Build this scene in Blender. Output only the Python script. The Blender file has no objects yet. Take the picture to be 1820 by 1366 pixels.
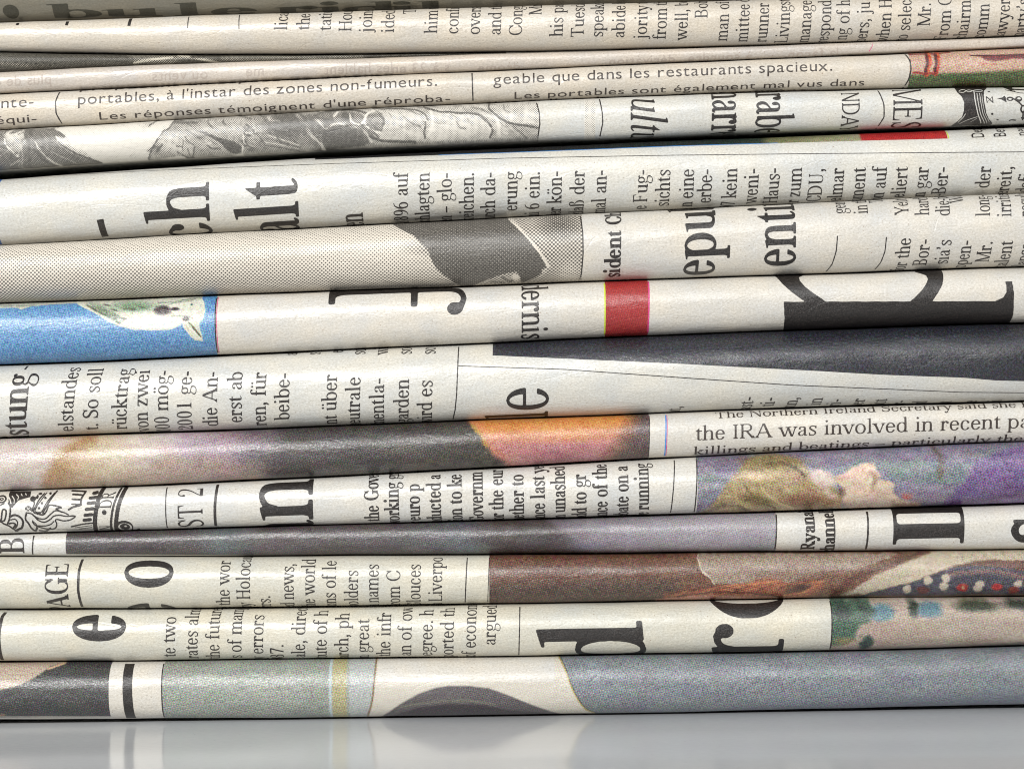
import bpy, math
import numpy as np

# ------------------------------------------------------------------ camera, world, lamps, exposure
# One unit is a metre. "px" below is a tenth of a millimetre on the front of the stack.
PX = 1e-4
DCAM = 4200.0                       # camera to the stack front, px
ROLL = math.atan(.0154)
CR, SR = math.cos(ROLL), math.sin(ROLL)
CX, CY = 910.0, 683.0
TABLE_Y = 1271.0                    # table level on the middle of the front, px
ZC = (TABLE_Y-CY)*CR
scene = bpy.context.scene
col = scene.collection

cam_d = bpy.data.cameras.new("camera"); cam = bpy.data.objects.new("camera", cam_d); col.objects.link(cam)
cam_d.sensor_width = 36; cam_d.lens = 36*DCAM/1820; cam_d.clip_start = .01; cam_d.clip_end = 20
from mathutils import Matrix, Vector
cam.matrix_world = Matrix(((CR, SR, 0, 0), (0, 0, -1, -DCAM*PX), (-SR, CR, 0, ZC*PX), (0, 0, 0, 1)))
scene.camera = cam

world = bpy.data.worlds.new("World"); scene.world = world; world.use_nodes = True
bg = world.node_tree.nodes["Background"]; bg.inputs[0].default_value = (.96, .98, 1, 1); bg.inputs[1].default_value = .05

def lamp(name, loc, target, sx, sy, power, colr):
    d = bpy.data.lights.new(name, 'AREA'); d.shape = 'RECTANGLE'; d.size = sx; d.size_y = sy; d.energy = power; d.color = colr
    o = bpy.data.objects.new(name, d); col.objects.link(o); o.location = loc
    o.rotation_euler = (Vector(target)-Vector(loc)).to_track_quat('-Z', 'Y').to_euler(); return o
lamp("softbox", (-.35, -1.05, .52), (0, 0, .07), .55, .15, 18.5, (1, .99, .975))
lamp("overhead_fill", (.25, -.62, .85), (0, -.05, .05), .7, .5, 2.0, (.95, .98, 1))  # unseen fill lamp, added to brighten the table and the fold tops

scene.view_settings.view_transform = 'Standard'; scene.view_settings.look = 'None'
scene.view_settings.exposure = 0; scene.view_settings.gamma = 1
scene.cycles.filter_width = 1.05; scene.cycles.max_bounces = 6; scene.cycles.diffuse_bounces = 3
rng = np.random.default_rng(7)
# ------------------------------------------------------------------ lettering
# A serif face drawn from stems, bowls and nib strokes on a fine grid; the outline is then contoured (marching squares).

GS = 5.0                                   # grid step, font units (em = 1000)
GX0, GX1, GY0, GY1 = -90, 1010, -290, 850
_gx = np.arange(GX0, GX1, GS); _gy = np.arange(GY0, GY1, GS)
GXX, GYY = np.meshgrid(_gx, _gy)           # [row = y, col = x]
XH, CAP, ASC, DSC = 450.0, 665.0, 700.0, -215.0

def catmull(pts, n=14):
    P = [np.array(p, float) for p in pts]
    P = [2*P[0]-P[1]] + P + [2*P[-1]-P[-2]]
    out = []
    for i in range(1, len(P)-2):
        a, b, c, d = P[i-1], P[i], P[i+1], P[i+2]
        for k in range(n):
            t = k/n
            out.append(.5*((2*b)+(-a+c)*t+(2*a-5*b+4*c-d)*t*t+(-a+3*b-3*c+d)*t**3))
    out.append(P[-2])
    return np.array(out)

class Pen:
    def __init__(s, w, t):
        s.w, s.t = w, t; s.M = np.zeros(GXX.shape, bool)
        s.sl = 52 + w*.12
    def box(s, x0, y0, x1, y1): s.M |= (GXX>=x0)&(GXX<=x1)&(GYY>=y0)&(GYY<=y1)
    def poly(s, pts):
        ins = np.zeros(GXX.shape, bool); n = len(pts)
        for i in range(n):
            x0, y0 = pts[i]; x1, y1 = pts[(i+1) % n]
            if y0 == y1: continue
            c = ((GYY>=min(y0,y1))&(GYY<max(y0,y1)))
            ins ^= c & (GXX < x0+(GYY-y0)*(x1-x0)/(y1-y0))
        s.M |= ins
    def disc(s, x, y, r): s.M |= (GXX-x)**2+(GYY-y)**2 <= r*r
    def ring(s, cx, cy, rx, ry, w=None, t=None, clip=None, cut=None):
        w = w or s.w; t = t or s.t
        o = (abs((GXX-cx)/rx)**2.15+abs((GYY-cy)/ry)**2.15) <= 1
        i = (abs((GXX-cx)/(rx-w))**2.15+abs((GYY-cy)/(ry-t))**2.15) <= 1
        m = o & ~i
        if clip is not None: m &= clip
        if cut is not None: m &= ~cut
        s.M |= m
    def nib(s, pts, a=None, b=None, k=None):
        a = a or s.w/2; b = b or s.t/2
        P = catmull(pts); n = len(P)
        K = np.ones(n) if k is None else np.interp(np.linspace(0,1,n), np.linspace(0,1,len(k)), k)
        for (x, y), q in zip(P, K):
            s.M |= ((GXX-x)/(a*q))**2+((GYY-y)/(max(b*q, b*.8)))**2 <= 1
    def diag(s, x0, y0, x1, y1, w):
        s.poly([(x0-w/2,y0),(x0+w/2,y0),(x1+w/2,y1),(x1-w/2,y1)])
    def serif(s, x, y, up, w=None, l=1, r=1):      # slab with a curved bracket; up=+1 foot, -1 head
        w = s.w if w is None else w
        d = (GYY-y)*up/(s.t*2.6)
        lx = np.where(GXX<x, s.sl*l, s.sl*r)
        s.M |= (d>=0)&(d<=1)&(abs(GXX-x) <= w/2+lx*np.clip(1-d,0,1)**3)
        s.box(x-w/2-s.sl*l, min(y,y+up*s.t*.95), x+w/2+s.sl*r, max(y,y+up*s.t*.95))
    def flag(s, x, y):
        w = s.w; s.poly([(x-w/2-62,y-34),(x-w/2-58,y-16),(x+w/2,y+10),(x+w/2,y-110),(x-w/2,y-110),(x-w/2,y-40)])
    def stem(s, x, y0, y1, w=None):
        w = w or s.w; s.box(x-w/2, y0, x+w/2, y1)
    def I(s, x, h=CAP, w=None): s.stem(x,0,h,w); s.serif(x,0,1,w); s.serif(x,h,-1,w)

def _n(p, x, x2, h):
    w=p.w
    p.nib([(x+w*.2,h-135),(x+60,h-55),((x+x2)/2+25,h-10),(x2-28,h-40),(x2,h-130),(x2,h-180)], k=[.75,.8,.9,1,1,1], b=p.t*.6)
    p.stem(x2,0,h-150); p.serif(x2,0,1)
def _v(p, x, d, h, y0=0):
    p.diag(x,h,x+d,y0,p.w*1.08); p.diag(x+2*d-20,h,x+d+p.w*.25,y0,p.t*1.25)

def draw(ch, w, t):
    p = Pen(w, t); h=XH; L=110+ (w-84)*.3; R=395+(w-84)*.5; adv=R+110+(w-84)*.3
    c=ch
    if c in 'öüé': c={'ö':'o','ü':'u','é':'e'}[ch]
    if c=='n': p.stem(L,0,h-20); p.flag(L,h); p.serif(L,0,1); _n(p,L,R,h)
    elif c=='m':
        p.stem(L,0,h-20); p.flag(L,h); p.serif(L,0,1); _n(p,L,R,h); _n(p,R,2*R-L,h); adv=2*R-L+110+(w-84)*.3
    elif c=='h': p.stem(L,0,ASC-20); p.flag(L,ASC); p.serif(L,0,1); _n(p,L,R,h)
    elif c=='u':
        p.stem(L,110,h-10); p.flag(L,h); p.stem(R,0,h-10); p.flag(R,h); p.box(R,0,R+w/2+60,t)
        p.nib([(L,140),(L+18,60),((L+R)/2-15,12+t/2),(R-60,60),(R-w*.2,130)],k=[1,1,.9,.8,.7],b=p.t*.6)
    elif c=='r':
        p.stem(L,0,h-20); p.flag(L,h); p.serif(L,0,1,r=1.2)
        p.nib([(L+20,300),(L+70,400),(L+150,h-22),(L+200,h-40)],a=t*.7,b=t*.7); p.disc(L+196,h-70,w*.62); adv=L+260
    elif c in 'ij':
        x=135
        p.flag(x,h); p.disc(x-5,630,w*.58)
        if c=='i': p.stem(x,0,h-10); p.serif(x,0,1)
        else:
            p.stem(x,-60,h-10); p.nib([(x,-50),(x-12,-140),(x-80,-195),(x-130,-180)],k=[1,.9,.6,.5]); p.disc(x-130,-160,w*.45)
        adv=270+(w-84)*.6
    elif c=='l': x=135; p.stem(x,0,ASC-10); p.flag(x,ASC); p.serif(x,0,1); adv=270+(w-84)*.6
    elif c=='k':
        p.stem(L,0,ASC-10); p.flag(L,ASC); p.serif(L,0,1); p.diag(L,170,R-20,h,t*1.6); p.diag(L+110,270,R+10,0,w*1.1)
        p.serif(R-20,h,-1,w=t*2); p.serif(R+20,0,1,w=w); adv=R+105
    elif c=='o': p.ring(250,h/2,218+(w-84)*.4,h/2+11); adv=500
    elif c=='e':
        cx=228; p.ring(cx,h/2,195+(w-84)*.4,h/2+11,cut=(GXX>cx)&(GYY>h*.27)&(GYY<h*.55))
        p.box(cx-150,h*.55-t*.2,cx+185+(w-84)*.35,h*.55+t*.9); adv=445+(w-84)*.3
    elif c=='c':
        cx=228; p.ring(cx,h/2,195+(w-84)*.4,h/2+11,cut=(GXX>cx+40)&(GYY>h*.27)&(GYY<h*.78)); p.disc(cx+118,h-95,w*.56); adv=430+(w-84)*.3
    elif c=='a':
        x=320+(w-84)*.3; p.stem(x,70,h-140); p.nib([(x,h-150),(x-8,h-60),(x-95,h-8-t/2),(x-190,h-45),(x-215,h-95)],k=[1,1,.8,.6,.5])
        p.disc(x-205,h-105,w*.5)
        p.nib([(x,275),(x-110,235),(x-215,175),(x-240,95),(x-175,22),(x-80,45),(x-10,120)],k=[.4,.45,.85,1,.85,.6,.5])
        p.nib([(x,100),(x+12,28),(x+60,18),(x+100,45)],k=[1,.8,.5,.4]); adv=x+125
    elif c in 'bp':
        y=ASC if c=='b' else h; p.flag(L-10,y); p.stem(L-10,(20 if c=='b' else DSC),y-10)
        if c=='p': p.serif(L-10,DSC,1)
        p.ring(262,h/2,210+(w-84)*.4,h/2+11,clip=GXX>L-10); adv=505
    elif c in 'dqg' and c!='g':
        y=ASC if c=='d' else h; x=390+(w-84)*.3
        p.stem(x,(0 if c=='d' else DSC),y-10)
        if c=='d': p.flag(x,y); p.box(x,0,x+w/2+60,t)
        else: p.serif(x,DSC,1)
        p.ring(240,h/2,207+(w-84)*.4,h/2+11,clip=GXX<x); adv=505
    elif c=='g':
        p.ring(222,305,168+(w-84)*.3,155,w=w*.85); p.nib([(340,385),(390,425),(440,418)],a=t*.7,b=t*.7); p.disc(438,405,w*.36)
        p.nib([(140,185),(85,130),(120,62),(250,40),(400,10),(425,-80),(350,-170),(220,-205),(85,-180),(45,-110),(90,-30),(150,30)],
              k=[.4,.5,.8,.9,1,.9,.5,.4,.5,.75,.5,.4],a=w*.42); adv=470
    elif c=='f':
        x=140; p.stem(x,0,560); p.serif(x,0,1,r=1.2); p.box(35,h-t,285,h); p.nib([(x,540),(x+12,640),(x+90,ASC-14),(x+170,ASC-30)],k=[1,.9,.6,.5]); p.disc(x+165,ASC-58,w*.5); adv=300+(w-84)*.4
    elif c=='t':
        x=140; p.stem(x,90,h); p.poly([(30,h-t),(x+w/2,h+135),(x+w/2,h-t)]); p.box(30,h-t,285,h)
        p.nib([(x,120),(x+12,30),(x+80,10+t*.3),(x+150,60)],k=[1,1,.6,.45]); adv=300+(w-84)*.4
    elif c=='s':
        p.nib([(325,345),(290,415),(200,h-8),(105,400),(90,330),(190,245),(290,175),(310,90),(215,10),(110,25),(65,105)],
              k=[.4,.4,.45,.8,1,1.1,1,.8,.45,.4,.4],a=w*.45,b=w*.34)
        p.box(315,325,315+t,h+5); p.box(58,-5,58+t,135); adv=380
    elif c=='v': _v(p,70,185,h); p.serif(70,h,-1); p.serif(420,h,-1,w=t*1.3); adv=490
    elif c=='w': _v(p,70,170,h); _v(p,370,170,h); p.serif(70,h,-1); p.serif(385,h,-1); p.serif(690,h,-1,w=t*1.3); adv=750
    elif c=='y':
        _v(p,70,185,h); p.serif(70,h,-1); p.serif(420,h,-1,w=t*1.3); p.diag(275,10,190,-165,t*1.4); p.nib([(190,-160),(150,-200),(90,-195)],a=t*.8,b=t*.8); p.disc(85,-175,w*.5); adv=490
    elif c=='x': p.diag(95,h,370,0,w*1.1); p.diag(360,h,80,0,t*1.3); p.serif(95,h,-1); p.serif(360,h,-1,w=t); p.serif(75,0,1,w=t); p.serif(370,0,1); adv=480
    elif c=='z': p.box(50,h-t*1.1,380,h); p.box(40,0,390,t*1.1); p.diag(325,h-t,90,t,w*1.15); p.box(50,h-110,50+t,h); p.box(390-t,0,390,120); adv=440
    elif c=='ß':
        x=L; p.stem(x,0,560); p.serif(x,0,1,r=.1); p.nib([(x,540),(x+15,640),(x+130,ASC-15),(x+215,620),(x+205,520),(x+130,430),(x+180,390),(x+270,300),(x+290,160),(x+230,30),(x+140,30)],k=[1,.9,.5,.9,.8,.4,.5,.9,1,.7,.5]); adv=520
    elif c=='ı': pass
    # ---------------- capitals
    elif c=='A': p.diag(60,0,330,CAP,t*1.4); p.diag(600,0,335,CAP,w*1.15); p.box(150,210,500,210+t); p.serif(60,0,1,w=t*1.4); p.serif(605,0,1,w=w); adv=690
    elif c=='B':
        p.I(130); p.box(130,CAP-t,320,CAP); p.box(130,345-t/2,320,345+t/2); p.box(130,0,330,t)
        p.ring(310,505,195,160+2,clip=GXX>305); p.ring(320,174,230,174,clip=GXX>315); adv=630
    elif c in 'CG':
        p.ring(365,CAP/2,320,CAP/2+12,w=w*1.05,cut=(GXX>400)&(GYY>(190 if c=='C' else 210))&(GYY<480)&(GXX>365))
        p.box(590,430,590+t,CAP+5); adv=660
        if c=='G': p.stem(575,30,290); p.serif(575,290,-1); adv=730
    elif c=='D': p.I(130); p.ring(300,CAP/2,370,CAP/2,w=w*1.05,clip=GXX>300); p.box(130,CAP-t,302,CAP); p.box(130,0,302,t); adv=730
    elif c in 'EFL':
        p.I(130)
        if c!='F': p.box(130,0,540,t); p.poly([(540,0),(555,170),(535,170),(500,t*1.5),(450,t),(450,0)])
        if c!='L': p.box(130,CAP-t,510,CAP); p.poly([(510,CAP),(520,CAP-150),(500,CAP-150),(470,CAP-t*1.5),(430,CAP-t),(430,CAP)]); p.box(130,340-t/2,400,340+t/2); p.box(380,270,380+t,410)
        adv=590
    elif c=='H': p.I(130); p.I(560); p.box(130,335,560,335+t); adv=690
    elif c=='I': p.I(150); adv=300
    elif c=='J': p.stem(200,100,CAP); p.serif(200,CAP,-1); p.nib([(200,110),(190,20),(110,-15),(50,30)],k=[1,.9,.6,.5]); p.disc(60,50,w*.55); adv=340
    elif c=='K': p.I(130); p.diag(150,250,530,CAP,t*1.5); p.diag(270,380,560,0,w*1.15); p.serif(530,CAP,-1,w=t); p.serif(570,0,1); adv=680
    elif c=='M': p.stem(120,0,CAP,t*1.3); p.serif(120,0,1,w=t); p.diag(140,CAP,410,0,w*1.15); p.diag(720,CAP,425,0,t*1.4); p.I(725); p.serif(110,CAP,-1,w=t,r=.3); adv=850
    elif c=='N': p.stem(120,0,CAP,t*1.3); p.serif(120,0,1,w=t); p.diag(130,CAP,600,0,w*1.2); p.stem(600,0,CAP,t*1.3); p.serif(600,CAP,-1,w=t); p.serif(110,CAP,-1,w=t,r=.2); adv=720
    elif c=='O': p.ring(365,CAP/2,325,CAP/2+12,w=w*1.08); adv=730
    elif c in 'PR':
        p.I(130); p.ring(320,490,215,175,clip=GXX>315); p.box(130,CAP-t,320,CAP); p.box(130,315,320,315+t); adv=580
        if c=='R': p.diag(310,330,560,0,w*1.15); p.serif(570,0,1,l=.4); adv=670
    elif c=='S':
        p.nib([(450,520),(400,620),(280,CAP-8),(150,610),(115,500),(190,400),(370,310),(450,200),(420,80),(280,10),(140,50),(80,160)],k=[.4,.4,.45,.8,1,1.1,1.1,1,.8,.45,.4,.4],a=w*.5,b=w*.42)
        p.box(455,470,455+t,CAP+5); p.box(70,-5,70+t,200); adv=540
    elif c=='T': p.stem(310,0,CAP); p.serif(310,0,1); p.box(40,CAP-t,580,CAP); p.poly([(40,CAP),(30,CAP-170),(52,CAP-170),(90,CAP-t*1.5),(140,CAP-t),(140,CAP)]); p.poly([(580,CAP),(590,CAP-170),(568,CAP-170),(530,CAP-t*1.5),(480,CAP-t),(480,CAP)]); adv=620
    elif c=='U': p.stem(140,180,CAP); p.serif(140,CAP,-1); p.nib([(140,200),(160,60),(330,5),(480,60),(520,200)],k=[1,1,.7,.5,.35]); p.stem(528,180,CAP,t*1.3); p.serif(528,CAP,-1,w=t); adv=680
    elif c=='V': _v(p,90,260,CAP); p.serif(90,CAP,-1); p.serif(590,CAP,-1,w=t); adv=680
    elif c=='W': _v(p,80,215,CAP); _v(p,420,215,CAP); p.serif(80,CAP,-1); p.serif(430,CAP,-1); p.serif(830,CAP,-1,w=t); adv=910
    elif c=='Y': p.stem(330,0,300); p.serif(330,0,1); p.diag(90,CAP,330,270,w*1.1); p.diag(580,CAP,345,270,t*1.5); p.serif(90,CAP,-1); p.serif(580,CAP,-1,w=t); adv=670
    # ---------------- figures and points
    elif c=='0': p.ring(245,CAP/2,195,CAP/2+10,w=w*.95); adv=490
    elif c=='1': p.stem(250,0,CAP-10); p.serif(250,0,1,l=1.5,r=1.5); p.poly([(110,CAP-90),(250,CAP),(250,CAP-60)]); adv=490
    elif c=='2': p.nib([(75,510),(120,630),(240,CAP-18),(360,600),(385,480),(300,320),(150,160),(70,50)],k=[.7,.5,.6,.95,1,.6,.5,.5]); p.box(50,0,430,t*2.2); p.box(430-t,0,430,160); p.disc(95,510,w*.5); adv=490
    elif c=='3': p.nib([(80,540),(180,650),(310,620),(350,520),(250,380),(180,360),(300,330),(385,200),(320,50),(190,5),(80,90)],k=[.6,.5,.9,1,.5,.4,.7,1,.8,.5,.6]); adv=480
    elif c in '4': p.diag(30,190,320,CAP,t*1.5); p.box(30,170,450,170+t*1.5); p.stem(330,0,CAP); p.serif(330,0,1); adv=490
    elif c=='5': p.box(110,CAP-60,400,CAP); p.box(110,350,110+t,CAP); p.nib([(115,370),(230,410),(360,330),(380,200),(310,60),(190,5),(75,80)],k=[.4,.6,1,1,.8,.5,.6]); adv=490
    elif c in '69':
        p.ring(245,205,190,215,w=w*.9); p.nib([(75,220),(95,430),(210,600),(390,CAP)],k=[1,1,.8,.4])
        if c=='9': p.M = np.roll(np.roll(p.M[::-1,::-1], int(round((CAP-(GY0+GY1-GS))/GS)),0), int(round((490-(GX0+GX1-GS))/GS)),1)
        adv=490
    elif c=='7': p.box(60,CAP-70,440,CAP); p.diag(425,CAP-20,190,0,w); p.box(60,CAP-160,60+t,CAP); adv=480
    elif c=='8': p.ring(245,505,160,165,w=w*.85); p.ring(245,180,190,190,w=w*.95); adv=490
    elif c=='.': p.disc(110,45,w*.62); adv=220
    elif c=='•': p.disc(200,300,110); adv=400
    elif c==',': p.disc(110,50,w*.62); p.nib([(130,40),(120,-50),(70,-110)],a=t*.9,b=t*.7); adv=220
    elif c=="'": p.disc(110,630,w*.55); p.nib([(125,620),(118,560),(85,500)],a=t*.9,b=t*.7); adv=210
    elif c=='-': p.box(35,185,285,185+w*.75); adv=320
    elif c=='–': p.box(30,200,470,200+t*1.6); adv=500
    else: adv=250
    if ch in 'öü': p.disc(adv/2-85,620,w*.52); p.disc(adv/2+85,620,w*.52)
    if ch=='é': p.nib([(220,520),(310,640)],a=t*1.1,b=t)
    return p.M, adv

def soften(M, r):
    F = M.astype(float)
    k = np.exp(-.5*(np.arange(-8,9)*GS/r)**2); k /= k.sum()
    F = np.apply_along_axis(lambda v: np.convolve(v,k,'same'),0,F)
    return np.apply_along_axis(lambda v: np.convolve(v,k,'same'),1,F)

# ------------------------------------------------------------------ materials
def lin(c):
    c = np.asarray(c, float)/255
    return np.where(c <= .04045, c/12.92, ((c+.055)/1.055)**2.4)

class NT:
    def __init__(s, name):
        s.m = bpy.data.materials.new(name); s.m.use_nodes = True; s.t = s.m.node_tree
        s.b = s.t.nodes["Principled BSDF"]
    def n(s, typ, **kw):
        nd = s.t.nodes.new(typ)
        for k, v in kw.items(): setattr(nd, k, v)
        return nd
    def l(s, a, b): s.t.links.new(a, b)
    def put(s, sock, v):
        if hasattr(v, 'links') or isinstance(v, bpy.types.NodeSocket): s.l(v, sock)
        elif isinstance(v, (tuple, list)) and len(v) == 3 and len(sock.default_value) == 4: sock.default_value = (*v, 1)
        else: sock.default_value = v
    def math(s, op, a, b=0.0, c=None, clamp=False):
        nd = s.n('ShaderNodeMath', operation=op, use_clamp=clamp); s.put(nd.inputs[0], a); s.put(nd.inputs[1], b)
        if c is not None: s.put(nd.inputs[2], c)
        return nd.outputs[0]
    def vec(s, op, a, b=None):
        nd = s.n('ShaderNodeVectorMath', operation=op); s.put(nd.inputs[0], a)
        if b is not None: s.put(nd.inputs[1], b)
        return nd.outputs['Value'] if op in ('DOT_PRODUCT', 'LENGTH') else nd.outputs[0]
    def mix(s, f, a, b):
        nd = s.n('ShaderNodeMix', data_type='RGBA'); s.put(nd.inputs[0], f); s.put(nd.inputs[6], a); s.put(nd.inputs[7], b); return nd.outputs[2]
    def uv(s, name, sc=(1, 1, 1)):
        u = s.n('ShaderNodeUVMap', uv_map=name); return s.vec('MULTIPLY', u.outputs[0], sc)
    def noise(s, v, scale, detail=2, rough=.5, color=False):
        nd = s.n('ShaderNodeTexNoise'); s.put(nd.inputs['Vector'], v); nd.inputs['Scale'].default_value = scale
        nd.inputs['Detail'].default_value = detail; nd.inputs['Roughness'].default_value = rough
        return nd.outputs['Color' if color else 'Fac']
    def ramp(s, f, a, b, lo=0., hi=1.):
        nd = s.n('ShaderNodeMapRange'); s.put(nd.inputs[0], f)
        for i, v in enumerate((a, b, lo, hi)): s.put(nd.inputs[i+1], v)
        return nd.outputs[0]
    def bump(s, layers):
        prev = None
        for h, dist, st in layers:
            nd = s.n('ShaderNodeBump'); nd.inputs['Strength'].default_value = st; nd.inputs['Distance'].default_value = dist
            s.l(h, nd.inputs['Height'])
            if prev: s.l(prev, nd.inputs['Normal'])
            prev = nd.outputs[0]
        s.l(prev, s.b.inputs['Normal'])
    def fin(s, color, rough, spec):
        s.put(s.b.inputs['Base Color'], color); s.put(s.b.inputs['Roughness'], rough); s.put(s.b.inputs['Specular IOR Level'], spec); return s.m

def relief(k, v, grain=1.0):     # fibre grain, and the soft crinkle of handled newsprint
    fib = k.noise(k.vec('MULTIPLY', v, (1, 1.5, 1)), 24, 4, .72)
    cr = k.noise(k.vec('MULTIPLY', v, (.5, 1.2, 1)), 2.6, 4, .62)
    cz = k.noise(k.vec('MULTIPLY', v, (.45, 1.2, 1)), .8, 1, .4)       # a few sharp handling creases
    cz = k.ramp(k.math('ABSOLUTE', k.math('SUBTRACT', cz, .5)), 0, .007, 1, 0)
    k.bump([(cr, 3.8e-4, .65), (cz, 3.2e-5, .55), (fib, 4.0e-5*grain, .8)])
    return fib

def paper_mat(name, rgb, blot=.5):
    k = NT(name); v = k.uv('px')
    fib = relief(k, v)
    c = k.mix(k.ramp(k.noise(v, 1.1, 4, .62), .3, .7), lin(np.array(rgb)*(.945, .96, .985)).tolist(), lin(np.array(rgb)*(1.03, 1.005, .965)).tolist())
    sh = k.noise(k.vec('MULTIPLY', v, (2.2, .7, 1)), 5.5, 3, .6)       # faint print of the reverse side
    c = k.mix(k.ramp(sh, .56, .78, 0, .35*blot), c, lin(np.array(rgb)*(.86, .91, .97)).tolist())
    c = k.mix(k.ramp(fib, .34, .66, .68, 0), c, lin(np.array(rgb)*(.78, .76, .72)).tolist())
    sp = k.noise(v, 27, 1, .4)
    c = k.mix(k.ramp(sp, .71, .77, 0, .6), c, lin((128, 100, 74)).tolist())
    return k.fin(c, k.ramp(fib, .3, .7, .30, .48), .8)

def ink_mat(name, rgb, hi, amt=.55):
    k = NT(name); v = k.uv('px'); relief(k, v, 2.2)
    sp = k.noise(v, 34, 3, .75); bl = k.noise(v, 7, 3, .6)
    f = k.math('MULTIPLY', k.ramp(sp, .46, .66), k.ramp(bl, .25, .75, .35, 1.1))
    c = k.mix(k.math('MULTIPLY', f, amt), lin(rgb).tolist(), lin(hi).tolist())
    return k.fin(c, k.ramp(sp, .35, .65, .28, .5), .62)

def tone_mat(name, paper, ink, spec=.62):            # one-colour halftone: dots grow with the tone
    k = NT(name); v = k.uv('px'); fib = relief(k, v, 1.6)
    at = k.n('ShaderNodeAttribute', attribute_name='print'); L = k.math('ADD', k.vec('DOT_PRODUCT', at.outputs['Color'], (.333, .333, .333)), 0)
    d = k.n('ShaderNodeSeparateXYZ'); k.l(k.uv('dots', (2*math.pi,)*3), d.inputs[0])
    wob = k.math('MULTIPLY', k.math('SUBTRACT', k.noise(v, 60, 2), .5), .22)
    s = k.math('ADD', k.math('MULTIPLY', k.math('ADD', k.math('COSINE', k.math('ADD', d.outputs[0], d.outputs[1])), k.math('COSINE', k.math('SUBTRACT', d.outputs[0], d.outputs[1]))), .25), .5)
    f = k.ramp(k.math('SUBTRACT', k.math('ADD', s, wob), L), -.10, .14)
    f = k.math('MULTIPLY', f, k.ramp(fib, .3, .75, 1, .72))
    return k.fin(k.mix(f, lin(paper).tolist(), lin(ink).tolist()), k.ramp(fib, .3, .7, .34, .5), spec)

def colour_mat(name, amp=.6, grit=.4):        # four-colour print: three rotated screens over the painted colour
    k = NT(name); v = k.uv('px'); relief(k, v, 1.7)
    at = k.n('ShaderNodeAttribute', attribute_name='print'); C = at.outputs['Color']
    u = k.uv('dots', (2*math.pi,)*3); comb = k.n('ShaderNodeCombineXYZ')
    for i, a in enumerate((15, 75, 45)):
        ca, sa = math.cos(math.radians(a)), math.sin(math.radians(a))
        s = k.math('ADD', k.math('COSINE', k.vec('DOT_PRODUCT', u, (ca, sa, 0))), k.math('COSINE', k.vec('DOT_PRODUCT', u, (-sa, ca, 0))))
        k.l(k.math('MULTIPLY', s, .5), comb.inputs[i])
    nc = k.noise(v, 25, 3, .8, True); nm = k.n('ShaderNodeCombineXYZ'); g1 = k.noise(k.vec('ADD', v, (7, 3, 0)), 23, 3, .8)
    for i in range(3): k.l(g1, nm.inputs[i])
    nz = k.vec('SUBTRACT', k.vec('ADD', k.vec('MULTIPLY', nc, (.34,)*3), k.vec('MULTIPLY', nm.outputs[0], (.66,)*3)), (.5, .5, .5))
    
    dv = k.vec('ADD', k.vec('MULTIPLY', comb.outputs[0], (amp*.5,)*3), k.vec('MULTIPLY', nz, (grit*5.6,)*3))
    w = k.vec('MULTIPLY', k.vec('ADD', C, (.035, .035, .035)), k.vec('SUBTRACT', (.70, .70, .70), C))
    w = k.vec('MAXIMUM', k.vec('MULTIPLY', w, (3.2, 3.2, 3.2)), (0, 0, 0))
    out = k.vec('MAXIMUM', k.vec('ADD', C, k.vec('MULTIPLY', dv, w)), (.01, .01, .01))
    return k.fin(out, k.ramp(k.noise(v, 26, 2, .8), .38, .62, .24, .5), .75)

PAPER = (214, 208, 195)
M = dict(
    cool=paper_mat('newsprint_cool', (214, 214, 209)), warm=paper_mat('newsprint_warm', (215, 212, 205)), beige=paper_mat('newsprint_beige', (210, 203, 191)),
    cream=paper_mat('newsprint_cream', (211, 209, 197)), pink=paper_mat('newsprint_pinkish', (202, 194, 185), .3), grey=paper_mat('newsprint_grey', (214, 213, 208)),
    olive=paper_mat('newsprint_painted_shade', (128, 124, 110)),  # shade on the top page is put into this darker paper colour
    ink=ink_mat('black_ink', (32, 28, 26), (96, 86, 80)), inkbig=ink_mat('solid_black_ink', (26, 23, 21), (78, 69, 64), .6), faint=ink_mat('show_through_print', (172, 160, 149), (184, 173, 163)),
    grey_ink=ink_mat('brownish_ink', (50, 41, 35), (104, 92, 82)), red=ink_mat('red_ink', (178, 40, 36), (206, 92, 78), .5), blue=ink_mat('blue_ink', (60, 130, 200), (110, 160, 210)),
    lime=ink_mat('lime_edge_ink', (190, 205, 60), (205, 210, 110)), magenta=ink_mat('magenta_edge_ink', (200, 50, 120), (210, 110, 150)), olive_ink=ink_mat('olive_black_ink', (52, 50, 38), (84, 82, 66)),
    tone=tone_mat('halftone_print', (216, 211, 200), (34, 31, 29)), tone_dark=tone_mat('coarse_halftone_print', (209, 201, 187), (24, 21, 19)),
    tone_deep=tone_mat('dense_halftone_print', (190, 184, 168), (14, 13, 12), .22),
    colour=colour_mat('colour_print'), colour_soft=colour_mat('soft_colour_print', .5, .26), solid=colour_mat('dark_colour_print', .3, .5), inner=paper_mat('inner_newsprint', (196, 190, 178)))

# ------------------------------------------------------------------ a folded newspaper's surface
NE, RR, Q0 = 2.12, .98, -.10         # squareness of the fold, its depth against half its height, how far its nose sits above the middle
_th = np.linspace(-math.pi/2, math.pi/2, 1601)
_uy = np.sign(np.sin(_th))*abs(np.sin(_th))**(2/NE); _uz = RR*abs(np.cos(_th))**(2/NE)
_uy = Q0+_uy*np.where(_uy < 0, 1+Q0, 1-Q0)
_us = np.concatenate([[0], np.cumsum(np.hypot(np.diff(_uy), np.diff(_uz)))]); T = _us[-1]/2; _us -= T

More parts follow.
